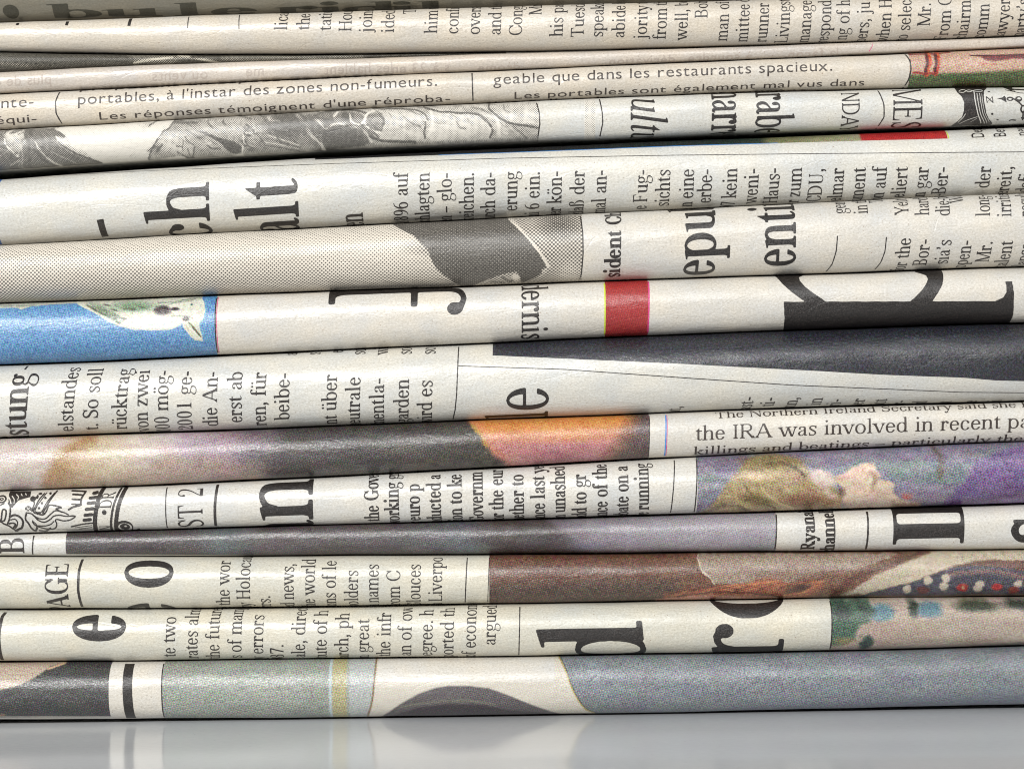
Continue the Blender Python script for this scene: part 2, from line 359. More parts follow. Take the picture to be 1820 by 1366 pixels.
def edge(v):
    xs = np.array([0, 600, 1200, 1820.])
    if len(v) == 4: c = np.polyfit(xs/1000, v, 3)
    else: xs = np.linspace(0, 1820, len(v)); c = np.polyfit(xs/1000, v, len(v)-1)
    d = np.polyder(c)
    def f(x):
        x = np.asarray(x, float); q = np.clip(x, 0, 1820)
        m = (v[-1]-v[0])/1820
        return np.polyval(c, q/1000)+(x-q)*m
    return f

class Paper:
    def __init__(s, name, label, top, bot, mat, f=0, seed=0, tail_top=None, tail_bot=None, skew=0., tl=45):
        s.tl = tl; s.top, s.bot = edge(top), edge(bot); s.f = f; s.mat = mat; s.skew = skew
        s.tt = edge(tail_top) if tail_top else s.top; s.tb = edge(tail_bot) if tail_bot else s.bot
        r = np.random.default_rng(seed+11); s.ph = r.uniform(0, 6.28, 10); s.k = 0
        s.root = bpy.data.objects.new(name, None); col.objects.link(s.root); s.root.empty_display_size = .02
        s.root.location = (0, -s.f*PX, (ZC-(s.bot(910.)-CY))*PX)
        s.root['label'] = label; s.root['category'] = 'newspaper'; s.root['group'] = 'folded newspapers in the stack'
    def wob(s, x, q=0):
        p = s.ph; return .9*np.sin(x/97+p[q])+.7*np.sin(x/53+p[q+1])+.35*np.sin(x/23+p[q+2])+1.6*np.sin(x/310+p[q+3])
    def ends(s, x):
        a, b = s.top(x)+1.4+.4*s.wob(x, 1), s.bot(x)-1.4+.4*s.wob(x, 4); m, h = (a+b)/2, np.maximum((b-a)/2, .5)
        return m-h, m+h
    def T_(s, x): t, b = s.ends(x); return T*(b-t)/2
    def s_at(s, x, y):
        t, b = s.ends(x); h = (b-t)/2; q = np.clip((y-(t+b)/2)/h, -1, 1)
        return np.interp(q, _uy, _us)*h
    def y_at(s, x, ss):
        t, b = s.ends(x); h = (b-t)/2; return (t+b)/2+h*np.interp(ss/h, _us, _uy)
    def pos(s, x, ss, off=0.):
        x = np.asarray(x, float); ss = np.asarray(ss, float)
        x, ss = np.broadcast_arrays(x, ss)
        t, b = s.ends(x); h = (b-t)/2; c = (t+b)/2; u = ss/h
        Y = np.interp(u, _us, _uy); Z = np.interp(u, _us, _uz)
        e = .004; dy = np.interp(u+e, _us, _uy)-np.interp(u-e, _us, _uy); dz = np.interp(u+e, _us, _uz)-np.interp(u-e, _us, _uz)
        back = np.maximum(abs(u)-T, 0)*h
        dn = np.hypot(dy, dz)+1e-9; ny, nz = -dz/dn, dy/dn                 # outward
        out = back > 0
        ny = np.where(out, np.sign(u), ny); nz = np.where(out, 0, nz)
        # far behind the fold the pages lie pressed on their neighbours
        q = np.clip(back/s.tl, 0, 1); q = q*q*(3-2*q)
        tgt = np.where(u < 0, s.tt(x)+.5, s.tb(x)-.5)
        yy = c+h*Y; yy = yy+(tgt-yy)*q
        lump = s.wob(x, 5)*.8*np.cos(np.clip(u, -1, 1)*1.2)+.75*np.sin(x/61+ss/17+s.ph[2])*np.cos(x/140-ss/31)+.35*np.sin(x/29-ss/11+s.ph[4])*np.sin(x/83+s.ph[5])
        dep = s.f+h*Z-back+np.where(out, 0, lump*np.clip(Z/RR, 0, 1))
        yy = yy+ny*off; dep = dep+nz*off
        xx = x+s.skew*ss
        dx, dyy = xx-CX, CY-yy
        return np.stack([(CR*dx+SR*dyy)*PX, -dep*PX, (ZC-SR*dx+CR*dyy)*PX], -1)
    def local(s, P): return P-np.array(s.root.location)

def make_mesh(name, co, loops, starts, mat, parent, uvs=None, colr=None, smooth=True, kind=None):
    me = bpy.data.meshes.new(name); co = np.asarray(co, np.float32)
    me.vertices.add(len(co)); me.vertices.foreach_set('co', co.ravel())
    loops = np.asarray(loops, np.int32); starts = np.asarray(starts, np.int32)
    me.loops.add(len(loops)); me.loops.foreach_set('vertex_index', loops)
    me.polygons.add(len(starts)); me.polygons.foreach_set('loop_start', starts)
    tot = np.diff(np.append(starts, len(loops))).astype(np.int32)
    me.polygons.foreach_set('loop_total', tot)
    me.update(calc_edges=True)
    if smooth: me.polygons.foreach_set('use_smooth', np.ones(len(starts), bool))
    for nm, uv in (uvs or {}).items():
        L = me.uv_layers.new(name=nm); L.data.foreach_set('uv', np.asarray(uv, np.float32)[loops].ravel())
    if colr is not None:
        a = me.color_attributes.new('print', 'FLOAT_COLOR', 'POINT')
        a.data.foreach_set('color', np.concatenate([colr, np.ones((len(colr), 1))], 1).astype(np.float32).ravel())
    me.materials.append(mat)
    o = bpy.data.objects.new(name, me); col.objects.link(o)
    if parent is not None: o.parent = parent
    return o

def grid_faces(nu, nv, wrap=False):           # index = u*nv+v
    i = np.arange(nu-1)[:, None]*nv; j = np.arange(nv-1)[None, :]
    a = (i+j).ravel(); q = np.stack([a, a+nv, a+nv+1, a+1], 1)
    return q.ravel(), np.arange(len(q))*4

X0, X1 = -620.0, 2440.0
def sheet(p, inset, nx, nv, mat, name, depth=1300, thick=.8):
    """one folded sheet: outer and inner side, from its back edge round the fold to the other back edge"""
    xs = np.unique(np.concatenate([np.linspace(X0, -40, 25), np.linspace(-40, 1860, nx), np.linspace(1860, X1, 25)]))
    Tx = p.T_(xs)[:, None]
    vv = np.concatenate([-1-np.array([1, .6, .3, .12, .05, .02, .008])[None].ravel(), np.linspace(-1, 1, nv), 1+np.array([.008, .02, .05, .12, .3, .6, 1])])
    core = np.clip(vv, -1, 1)[None]*Tx; tail = np.sign(vv)*np.maximum(abs(vv)-1, 0)*depth
    S = core+tail[None]
    A = p.pos(xs[:, None], S, -inset); B = p.pos(xs[:, None], S, -inset-thick)
    nu, n = S.shape
    P = np.concatenate([A, B[:, ::-1]], 1); nv2 = 2*n
    lp, st = grid_faces(nu, nv2)
    q = lp.reshape(-1, 4)
    i = np.arange(nu-1)*nv2; close = np.stack([i+nv2-1, i+2*nv2-1, i+nv2, i], 1)
    k = np.arange(n-1)
    cap0 = np.stack([k, k+1, nv2-2-k, nv2-1-k], 1); cap1 = cap0[:, ::-1]+(nu-1)*nv2
    q = np.concatenate([q, close, cap0, cap1])
    X = np.broadcast_to(xs[:, None], (nu, n)); uv = np.stack([np.concatenate([X, X], 1), np.concatenate([S, S[:, ::-1]], 1)], -1)/100+p.ph[:2]*3
    return make_mesh(name, p.local(P.reshape(-1, 3)), q.ravel(), np.arange(len(q))*4, mat, p.root, {'px': uv.reshape(-1, 2)})

# ------------------------------------------------------------------ print on it
def contour(F, iso=.5):
    """filled marching squares on F[row, col]; gives vertices in (col, row) and polygons"""
    ins = F > iso; H, W = F.shape
    vid = {}; V = []; loops = []; starts = []
    c = ins[:-1, :-1].astype(int)+ins[:-1, 1:]+ins[1:, 1:]+ins[1:, :-1]
    ys, xs = np.nonzero(c)
    FL = F.tolist()
    def vert(key, x, y):
        k = vid.get(key)
        if k is None: k = vid[key] = len(V); V.append((x, y))
        return k
    for y, x in zip(ys.tolist(), xs.tolist()):
        cs = ((x, y), (x+1, y), (x+1, y+1), (x, y+1)); st = len(loops)
        for i in range(4):
            x0, y0 = cs[i]; x1, y1 = cs[(i+1) & 3]
            a, b = FL[y0][x0], FL[y1][x1]
            if a > iso: loops.append(vert((x0, y0), x0, y0))
            if (a > iso) != (b > iso):
                t = min(max((iso-a)/(b-a), .02), .98)
                if (x1, y1) < (x0, y0): key = (x1, y1, x0, y0)
                else: key = (x0, y0, x1, y1)
                loops.append(vert(key, x0+(x1-x0)*t, y0+(y1-y0)*t))
        starts.append(st)
    return np.array(V, float).reshape(-1, 2), np.array(loops, int), np.array(starts, int)

_raw, _cache = {}, {}
def sans_mask(ch):
    cu = bpy.data.curves.new('t', 'FONT'); cu.body = ch; cu.size = 1; o = bpy.data.objects.new('t', cu); col.objects.link(o)
    bpy.context.view_layer.update(); dg = bpy.context.evaluated_depsgraph_get()
    me = o.evaluated_get(dg).to_mesh(); me.calc_loop_triangles()
    v = np.array([x.co[:2] for x in me.vertices]).reshape(-1, 2)*860; Mk = np.zeros(GXX.shape, bool)
    for t in me.loop_triangles:
        a, b, c = v[list(t.vertices)]
        def e(p, q): return (q[0]-p[0])*(GYY-p[1])-(q[1]-p[1])*(GXX-p[0])
        s1, s2, s3 = e(a, b), e(b, c), e(c, a)
        Mk |= ((s1 >= 0) & (s2 >= 0) & (s3 >= 0)) | ((s1 <= 0) & (s2 <= 0) & (s3 <= 0))
    adv = (v[:, 0].max() if len(v) else 200)+62
    col.objects.unlink(o); bpy.data.objects.remove(o)
    return Mk, adv

def glyph(ch, w, t, step, font, fat):
    key = (ch, w, t, step, font, fat)
    if key in _cache: return _cache[key]
    rk = (ch, w, t, font)
    if rk not in _raw: _raw[rk] = draw(ch, w, t) if font == 'serif' else sans_mask(ch)
    Mk, adv = _raw[rk]
    F = soften(Mk, max(7, step*.45))
    d = max(1, int(round(step/GS)))
    V, lp, st = contour(F[::d, ::d], .5-fat)
    V = V*GS*d+(GX0, GY0)
    _cache[key] = (V, lp, st, adv); return _cache[key]

class Batch:                                     # collects print that becomes one part
    def __init__(s): s.co = []; s.uv = []; s.lp = []; s.st = []; s.nv = 0; s.nl = 0
    def add(s, P, uv, lp, st):
        if len(st) == 0: return
        s.co.append(P); s.uv.append(uv); s.lp.append(lp+s.nv); s.st.append(st+s.nl); s.nv += len(P); s.nl += len(lp)
    def build(s, p, name, mat):
        if not s.nv: return None
        return make_mesh(name, p.local(np.concatenate(s.co)), np.concatenate(s.lp), np.concatenate(s.st), mat, p.root, {'px': np.concatenate(s.uv)})

def text(B, p, string, x, y, size, o='up', hs=.88, w=84, t=28, anchor='start', tilt=0., slant=0., font='serif', mirror=False, fit=None, track=0, fat=.0, off=.28, step=None, at=None, ds=0., vs=1.):
    st_ = step or float(np.clip(round(1.05/size*1000/GS)*GS, 5, 30))
    if size > 90: st_ = float(np.clip(round(1.9/size*1000/GS)*GS, 5, 20))
    if size < 55: w, t = w+18, t+13
    adv = []; x_ = 0
    for ch in string:
        a = (270 if ch == ' ' else glyph(ch, w, t, st_, font, fat)[3])+track
        adv.append(x_); x_ += a
    tot = x_
    if fit: hs = fit/(tot*size/1000)
    k = size/1000; s0 = float(p.s_at(x, y))+ds; base = -tot*k*hs if anchor == 'end' else 0.
    if at is not None: base = -at*k*hs
    for i, ch in enumerate(string):
        if ch == ' ': continue
        V, lp, st, _ = glyph(ch, w, t, st_, font, fat)
        if len(st) == 0: continue
        a = base+(adv[i]+V[:, 0]+V[:, 1]*slant)*k*hs; b = V[:, 1]*k*vs
        if mirror: a = -a
        tt = math.tan(math.radians(tilt))
        if o == 'up': X, S = x-b+tt*a, s0-a
        elif o == 'dn': X, S = x+b+tt*a, s0+a
        else: X, S = x+a, s0-b+tt*a
        lim = p.T_(X)*1.0+9; keep = True
        if np.all(abs(S) > lim) or X.min() > 1900 or X.max() < -80: continue
        S = np.clip(S, -lim, lim)
        B.add(p.pos(X, S, off+.05*(i & 1)), np.stack([X, S], 1)/100+p.ph[:2]*3, lp, st)

def strip(p, pts, w, mat, name='rule', off=.25, B=None):
    """a printed rule along points given on the front"""
    pts = np.array(pts, float); L = np.concatenate([[0], np.cumsum(np.hypot(*np.diff(pts, axis=0).T))]); n = max(4, int(L[-1]/3))
    q = np.linspace(0, L[-1], n); X = np.interp(q, L, pts[:, 0]); Yv = np.interp(q, L, pts[:, 1])
    S = p.s_at(X, Yv); Tt = p.T_(X)
    # run on round the edge when the rule reaches it
    if pts[0, 1] <= p.ends(pts[0, 0])[0]+1: X = np.concatenate([[X[0]], X]); S = np.concatenate([[-Tt[0]-8], S])
    if pts[-1, 1] >= p.ends(pts[-1, 0])[1]-1: X = np.concatenate([X, [X[-1]]]); S = np.concatenate([S, [Tt[-1]+8]])
    dX, dS = np.gradient(X), np.gradient(S); d = np.hypot(dX, dS)+1e-9; nx, ns = -dS/d, dX/d
    jit = 1+(.12 if w < 4 else .015)*np.sin(np.arange(len(X))*1.7+p.ph[0]*9)
    XX = np.stack([X-nx*w/2*jit, X, X+nx*w/2*jit], 1); SS = np.stack([S-ns*w/2*jit, S, S+ns*w/2*jit], 1)
    lp, st = grid_faces(len(X), 3)
    b = B or Batch(); b.add(p.pos(XX, SS, off).reshape(-1, 3), np.stack([XX, SS], -1).reshape(-1, 2)/100+p.ph[:2]*3, lp, st)
    if B is None: return b.build(p, name, mat)

class Paint:
    """colours laid on sample points (X, Y on the front, px)"""
    def __init__(s, X, Y, base): s.X, s.Y = X, Y; s.C = np.ones(X.shape+(3,))*np.array(base, float) if np.ndim(base) else np.ones(X.shape+(3,))*base; s.wx = s.wy = 0.; s.wk = 1.
    def T(s, x0, y0, k): s.U, s.V = (s.X+s.wx-x0)*k, (s.Y+s.wy-y0)*k; return s
    def warp(s, a, seed=1):                    # shapes get the uneven edge of a photographic subject
        r = np.random.default_rng(seed)
        for q, am in ((9., a), (3.6, a*.6)):
            G = r.uniform(-1, 1, (2, 400, 90)); u = np.clip(s.X/q+20, 0, 398*1.) % 398; v = (s.Y/q) % 88
            i, j = u.astype(int), v.astype(int); fu, fv = u-i, v-j
            w = (G[:, i, j]*(1-fu)+G[:, i+1, j]*fu)*(1-fv)+(G[:, i, j+1]*(1-fu)+G[:, i+1, j+1]*fu)*fv
            s.wx = s.wx+w[0]*am; s.wy = s.wy+w[1]*am*.7
    def _a(s, d, soft, a, c):
        m = np.clip(.5-d/soft, 0, 1)*a; s.C += (np.array(c, float)-s.C)*m[..., None]
    def poly(s, pts, c, soft=4, a=1):
        ins = np.zeros(s.U.shape, bool); D = np.full(s.U.shape, 1e9); n = len(pts)
        for i in range(n):
            x0, y0 = pts[i]; x1, y1 = pts[(i+1) % n]
            if y0 != y1:
                m = (s.V >= min(y0, y1)) & (s.V < max(y0, y1)); ins ^= m & (s.U < x0+(s.V-y0)*(x1-x0)/(y1-y0))
            l = (x1-x0)**2+(y1-y0)**2+1e-9; t = np.clip(((s.U-x0)*(x1-x0)+(s.V-y0)*(y1-y0))/l, 0, 1)
            D = np.minimum(D, np.hypot(s.U-x0-t*(x1-x0), s.V-y0-t*(y1-y0)))
        s._a(np.where(ins, -D, D), soft, a, c)
    def line(s, pts, w, c, soft=4, a=1, smooth=True):
        if smooth and len(pts) > 2: pts = catmull(pts, 6)
        D = np.full(s.U.shape, 1e9)
        for (x0, y0), (x1, y1) in zip(pts[:-1], pts[1:]):
            l = (x1-x0)**2+(y1-y0)**2+1e-9; t = np.clip(((s.U-x0)*(x1-x0)+(s.V-y0)*(y1-y0))/l, 0, 1)
            D = np.minimum(D, np.hypot(s.U-x0-t*(x1-x0), s.V-y0-t*(y1-y0)))
        s._a(D-w*s.wk/2, soft, a, c)
    def ell(s, cx, cy, rx, ry, c, soft=6, a=1, rot=0):
        r = math.radians(rot); u, v = s.U-cx, s.V-cy; u, v = u*math.cos(r)+v*math.sin(r), -u*math.sin(r)+v*math.cos(r)
        s._a((np.hypot(u/rx, v/ry)-1)*min(rx, ry), soft, a, c)
    def noise(s, sx, sy, amp, seed=0):
        r = np.random.default_rng(seed); G = r.uniform(-1, 1, (64, 64, 3)) if amp > 0 else None
        u, v = (s.X/sx) % 63, (s.Y/sy) % 63; i, j = u.astype(int), v.astype(int); fu, fv = (u-i)[..., None], (v-j)[..., None]
        fu, fv = fu*fu*(3-2*fu), fv*fv*(3-2*fv); G = .6*G.mean(2, keepdims=True)*1.7+.4*G
        s.C += amp*((G[j, i]*(1-fu)+G[j, i+1]*fu)*(1-fv)+(G[j+1, i]*(1-fu)+G[j+1, i+1]*fu)*fv)
    def ramp(s, stops):
        xs = [a for a, _ in stops]; s.C = np.stack([np.interp(s.X, xs, [c[i] for _, c in stops]) for i in range(3)], -1)

def picture(p, x0, x1, fn, pitch=3.4, mat='colour', ytop=None, ybot=None, name='picture', res=1.7, off=.14, label=None, k=.76, warp=0.):
    nx = int((x1-x0)/res)+2; xs = np.linspace(x0, x1, nx)
    Tx = p.T_(xs)
    a = -Tx-14 if ytop is None else p.s_at(xs, ytop(xs)); b = Tx+14 if ybot is None else p.s_at(xs, ybot(xs))
    nv = max(6, int((b-a).max()/res)); v = np.linspace(0, 1, nv)
    S = a[:, None]+(b-a)[:, None]*v; X = np.broadcast_to(xs[:, None], S.shape)
    P = Paint(X, p.y_at(X, S), 128)
    if warp: P.warp(warp, int(x0)+70)
    fn(P); C = np.clip(P.C, 0, 255)
    C = lin(C) if mat.startswith('col') or mat == 'solid' else np.clip(lin(C)/.655, 0, 1)
    if mat.startswith('col') or mat == 'solid': C = np.maximum(C*k-.010, .004); m_ = C.mean(-1, keepdims=True); C = np.maximum(m_+(C-m_)*.92, .003)
    lp, st = grid_faces(nx, nv); uv = np.stack([X, S], -1).reshape(-1, 2)
    o = make_mesh(name, p.local(p.pos(X, S, off).reshape(-1, 3)), lp, st, M[mat], p.root, {'px': uv/100+p.ph[:2]*3, 'dots': uv/pitch/(1 if mat.startswith('tone') else 1.3)}, C.reshape(-1, 3))
    if label: o['label'] = label
    return o

def drawing(p, x0, x1, fn, mat='ink', name='drawing', res=.8, ytop=None, ybot=None, off=.25):
    """line art: the inked region of a painted field, contoured"""
    xs = np.arange(x0, x1, res); Tm = float(p.T_(xs).max())+6; ss = np.arange(-Tm, Tm, res)
    X, S = np.meshgrid(xs, ss); lim = p.T_(X); P = Paint(X, p.y_at(X, S), 0); fn(P); F = P.C[..., 0]
    F[abs(S) > lim+5] = 0
    F[0] = F[-1] = 0; F[:, 0] = F[:, -1] = 0
    V, lp, st = contour(F, .5); xv = x0+V[:, 0]*res; sv = -Tm+V[:, 1]*res
    return make_mesh(name, p.local(p.pos(xv, sv, off)), lp, st, M[mat], p.root, {'px': np.stack([xv, sv], 1)/100+p.ph[:2]*3})

# ------------------------------------------------------------------ the table
def table():
    k = NT('glossy_pale_grey_tabletop'); g = k.n('ShaderNodeNewGeometry'); v = k.vec('MULTIPLY', g.outputs['Position'], (10, 10, 10))
    a = k.noise(k.vec('MULTIPLY', v, (.9, 1.5, 1)), 1.6, 1, .4); b = k.noise(k.vec('MULTIPLY', v, (1, 1.6, 1)), 60, 3, .6)
    k.bump([(a, 2.2e-3, .5)])
    c = k.mix(k.ramp(a, .3, .7), lin((200, 203, 206)).tolist(), lin((206, 208, 210)).tolist())
    dst = k.noise(v, 210, 1, .4); c = k.mix(k.ramp(dst, .74, .8, 0, .35), c, lin((120, 112, 104)).tolist())
    m = k.fin(c, k.ramp(b, .3, .7, .12, .17), .42)
    import bmesh
    bm = bmesh.new(); bmesh.ops.create_cube(bm, size=1)
    bmesh.ops.scale(bm, vec=(1.5, .9, .03), verts=bm.verts); bmesh.ops.translate(bm, vec=(0, -.02, -.015), verts=bm.verts)
    bmesh.ops.bevel(bm, geom=bm.edges[:], offset=.003, segments=2, affect='EDGES')
    me = bpy.data.meshes.new('table_top'); bm.to_mesh(me); bm.free(); me.materials.append(m)
    o = bpy.data.objects.new('table_top', me); col.objects.link(o); o['kind'] = 'structure'
table()

# ------------------------------------------------------------------ the sixteen newspapers, bottom to top
E0 = [1278, 1274, 1264, 1250]; E1 = [1174, 1168.5, 1160.5, 1145.5]; E2 = [1082, 1077, 1066, 1058.5]; E3 = [988, 987, 981.5, 975.5]
E4 = [949, 931, 913.5, 895]; E5 = [871, 845, 813, 784]; E6 = [778, 756, 733, 713]; E7 = [649, 622.5, 594.5, 574]
E8 = [540, 516.5, 496, 475]; E9 = [436, 402, 372, 343]
E10t = [316, 277, 248, 223]; E11 = [304, 268, 242, 221]; E12 = [232.5, 197, 169, 155]; E13 = [168, 138.5, 111.5, 86]
E14 = [128, 103.5, 86, 65]; E14b = [91.5, 96, 85, 64]; E15 = [40, 21, 3, -14]; E16 = [-110, -118, -128, -140]
def mid(a, b): return [(x+y)/2 for x, y in zip(a, b)]
N = {}
def paper(i, name, label, top, bot, mat, f=0, skew=0., nx=200, **kw):
    p = Paper(name, label, top, bot, mat, f, i*7+1, skew=skew, **kw); N[i] = p
    sheet(p, 0, nx, 61, M[mat], 'cover_sheet')
    h = (bot[1]-top[1])/2
    for q in range(1, 5):
        if h*.5 > q*3.2+3: sheet(p, q*3.2, 24, 17, M['inner'], 'inner_sheet', depth=1300-q*4)
    return p
paper(1, 'newspaper', 'bottom newspaper resting on the table, with grey green and blue grey printed areas', E1, E0, 'warm', 2)
paper(2, 'newspaper', 'cream newspaper with huge letters d and r and a blurry green and pink picture', E2, E1, 'cream', 4)
paper(3, 'newspaper', 'newspaper reading PAGE with a brown colour picture of a beaded braid at right', E3, E2, 'cream', 0)
paper(4, 'newspaper', 'thin newspaper with a long dark purple printed fold between the crest and PAGE newspapers', E4, E3, 'grey', -2)
paper(5, 'newspaper', 'newspaper with a black lion crest at left and a blonde head picture at right', E5, E4, 'grey', 2)
paper(6, 'newspaper', 'newspaper with a dark and orange photo fold and large print text mentioning the IRA', E6, E5, 'warm', 5)
paper(7, 'newspaper', 'thick newspaper of German columns with a wedge of navy print at its upper right', E7, E6, 'cool', -3)
paper(8, 'newspaper', 'newspaper with a bird on blue sky at left and a red printed band', E8, E7, 'warm', 4)
paper(9, 'newspaper', 'newspaper with a coarse dotted grey picture left of the large letters epu and ent', E9, E8, 'warm', 3)
paper(10, 'newspaper', 'broad pale newspaper below a dark gap, with large letters ch and alt', E10t, E9, 'cool', -22, tail_top=mid(E10t, E11), tl=260)
paper(11, 'newspaper', 'newspaper with a grey engraving of statues at left and clock drawing at far right', E12, E11, 'cool', 4, tail_bot=mid(E10t, E11), tl=260)
paper(12, 'newspaper', 'newspaper with upright French lines and a peach and green picture at far right', E13, E12, 'beige', 0)
paper(13, 'newspaper', 'narrow pinkish blank fold with faint mirrored show-through words, above the French lines', E14, E13, 'pink', 3)
paper(14, 'newspaper', 'thin set back newspaper showing only a dark dotted wedge at upper left', E14b, [v+2 for v in E14], 'grey', -6, tail_top=E14b, tail_bot=E14)
paper(15, 'newspaper', 'pale newspaper second from the top, with a long row of sideways column text', E15, E14b, 'beige', 2)
paper(16, 'newspaper', 'topmost newspaper, a page toned olive for shade, with cut off bold black letters', E16, E15, 'olive', -20)

def column(i, name, rows, size, mat='ink', **kw):
    p = N[i]; B = Batch()
    for r in rows:
        s, x, y = r[:3]; k = dict(kw)
        if len(r) > 3: k.update(r[3])
        text(B, p, s, x, y, size, **k)
    return B.build(p, name, M[mat])
def lines(i, mat, *L, name='rule'):
    for pts, w in L: strip(N[i], pts, w, M[mat], name)
def vr(i, x, w=1.8, mat='ink', x2=None):
    p = N[i]; x2 = x if x2 is None else x2
    strip(p, [(x, float(p.ends(x)[0])), ((x+x2)/2, float((p.ends(x)[0]+p.ends(x)[1])/2)), (x2, float(p.ends(x2)[1]))], w, M[mat])
def cv(v): v = np.array(v, float); return lambda x: np.interp(x, v[:, 0], v[:, 1])

# ---- 1
def f(P):
    P.C[:] = (74, 73, 72); P.noise(18, 11, 7, 3); P.T(0, 0, 1)
    P.poly([(-80, 1150), (128, 1166), (120, 1176), (95, 1180), (80, 1192), (62, 1203), (40, 1212), (10, 1219), (-80, 1222)], (194, 176, 156), 3)
    P.line([(92, 1184), (118, 1176)], 3, (226, 190, 152), 2); P.line([(-20, 1262), (14, 1266)], 6, (150, 120, 100), 5)
picture(N[1], -60, 202, f, 3.2, ybot=cv([(-60, 1268.5), (202, 1267)]))
lines(1, 'ink', ([(226, 1168), (228, 1225), (230, 1277)], 0.1))
strip(N[1], [(234.5, float(N[1].ends(234)[0])), (235, 1225), (237, float(N[1].ends(235)[1]))], 17, M['inkbig'], 'thick_rule')
vr(1, 294.5, 2.2, x2=295.5); strip(N[1], [(-60, 1270), (202, 1268.5)], 1.2, M['ink'])
def f(P):
    P.C[:] = (158, 163, 153); P.noise(14, 9, 8, 2); P.T(0, 0, 1)
    P.line([(591, 1160), (591, 1280)], 5, (196, 212, 212), 3); P.poly([(594, 1160), (621, 1160), (621, 1280), (594, 1280)], (186, 178, 134), 3)
    P.poly([(623, 1160), (700, 1160), (700, 1280), (623, 1280)], (186, 190, 186), 3)
    P.line([(620, 1160), (620, 1280)], 2, (170, 180, 170), 2)
    P.poly([(671, 1150), (670, 1175), (667.5, 1210), (664, 1240), (655, 1269), (650, 1290), (760, 1290), (760, 1150)], (222, 215, 200), 2)
    P.line([(671, 1150), (670, 1175), (667.5, 1210), (664, 1240), (655, 1269)], 2.6, (128, 100, 62), 2)
picture(N[1], 296, 674, f, 3.3, 'colour')
def f(P):
    P.C[:] = (222, 215, 200); P.T(0, 0, 1)
    P.poly([(672, 1276), (690, 1262), (714, 1244), (745, 1226), (775, 1215), (800, 1211.5), (835, 1211.5), (870, 1216), (905, 1229), (945, 1246), (975, 1258), (1010, 1272), (1010, 1300), (672, 1300)], (104, 98, 99), 3)
    P.line([(714, 1250), (760, 1242), (830, 1238), (880, 1246)], 3, (128, 126, 112), 4)
    P.poly([(678, 1276), (740, 1252), (800, 1244), (860, 1246), (900, 1256), (960, 1262), (1010, 1274), (1010, 1300), (672, 1300)], (76, 68, 72), 3)
picture(N[1], 672, 985.5, f, 3.0, 'colour_soft', ytop=cv([(672, 1205), (1008, 1205)]))
def f(P):
    P.C[:] = (134, 139, 144); P.noise(30, 12, 7, 4); P.noise(6, 5, 9, 6); P.T(0, 0, 1)
    P.line([(1290, 1232), (1330, 1210), (1365, 1178)], 3, (110, 116, 124), 3, .6); P.poly([(1300, 1250), (1820, 1225), (1820, 1280), (1300, 1280)], (120, 126, 142), 30, .6)
    P.poly([(960, 1140), (990, 1150), (993, 1165), (1004, 1185), (1013, 1210), (1025, 1235), (1040, 1255), (1056, 1263), (1080, 1300), (960, 1300)], (222, 215, 200), 2)
    P.poly([(900, 1228), (945, 1246), (975, 1258), (1010, 1272), (1010, 1300), (672, 1300)], (84, 76, 80), 3)
    P.line([(991, 1160), (1004, 1185), (1013, 1210), (1025, 1235), (1040, 1255), (1056, 1263)], 2.4, (196, 176, 100), 2)
    P.line([(993, 1160), (1006, 1185), (1015, 1210), (1027, 1235), (1042, 1254), (1058, 1262)], 1.2, (80, 78, 80), 2)
picture(N[1], 985, 1900, f, 3.2, 'colour')

# ---- 2
R9 = dict(tilt=1.5, ds=-8)
column(2, 'text_column', [('te two', 319, 1092, dict(anchor='end', ds=0)), ('rates almos', 356, 1169, dict(track=0)), ('the future', 394, 1169), ('s of many', 433, 1168), ('y errors', 471, 1171), ('1987.', 508, 1139, dict(anchor='end', ds=0)), ('ale, direct', 545, 1167),
  ('tute of h', 583, 1167), ('arch, ph', 621, 1167), ('n great', 657, 1167), ('the infr', 695, 1165), ('an of ow', 732, 1164), ('egree. h', 769, 1164), ('ported th', 806, 1165), ('of econom', 845, 1165), ('argued', 881, 1141, dict(ds=0))], 36, w=76, t=27, hs=.87, step=20, **R9)
column(2, 'headline', [('e', 229, 1107, dict(at=240))], 200, 'inkbig', w=170, t=40, hs=.56)
column(2, 'headline', [('d', 1140, 1121, dict(at=401))], 264, 'inkbig', w=122, t=38, hs=.74, tilt=-6)
column(2, 'headline', [('r', 1388, 1150, dict(at=110)), ('o', 1388, 1094, dict(w=150))], 276, 'inkbig', w=96, t=32, hs=.80)
strip(N[2], [(16, float(N[2].ends(10)[0])), (11, 1092), (8, 1125), (9, float(N[2].ends(9)[1]))], 6, M['ink'], 'thick_rule'); vr(2, 924, 2, x2=922)
def f(P):
    P.C[:] = (188, 171, 155); P.noise(40, 14, 9, 6); P.T(1200, 970, 2.935)
    P.poly([(780, 270), (1000, 270), (1005, 330), (990, 385), (935, 395), (915, 470), (860, 500), (780, 505)], (82, 110, 92), 26)
    P.ell(850, 330, 50, 40, (56, 72, 62), 40); P.ell(1055, 335, 66, 44, (104, 138, 148), 22); P.line([(945, 300), (1000, 330)], 40, (66, 84, 74), 30)
    P.ell(1305, 320, 66, 36, (104, 138, 150), 22); P.ell(1222, 312, 26, 40, (62, 74, 62), 24); P.ell(1550, 302, 104, 28, (72, 78, 60), 22); P.ell(1780, 294, 84, 24, (60, 66, 56), 22)
    P.ell(977, 487, 38, 40, (62, 80, 72), 22); P.ell(860, 480, 46, 18, (150, 140, 96), 26); P.line([(990, 430), (920, 500), (850, 525)], 16, (196, 178, 160), 20)
    P.poly([(1550, 520), (1820, 490), (1820, 560), (1500, 560)], (104, 98, 92), 22, .8); P.noise(5, 5, 7, 8)
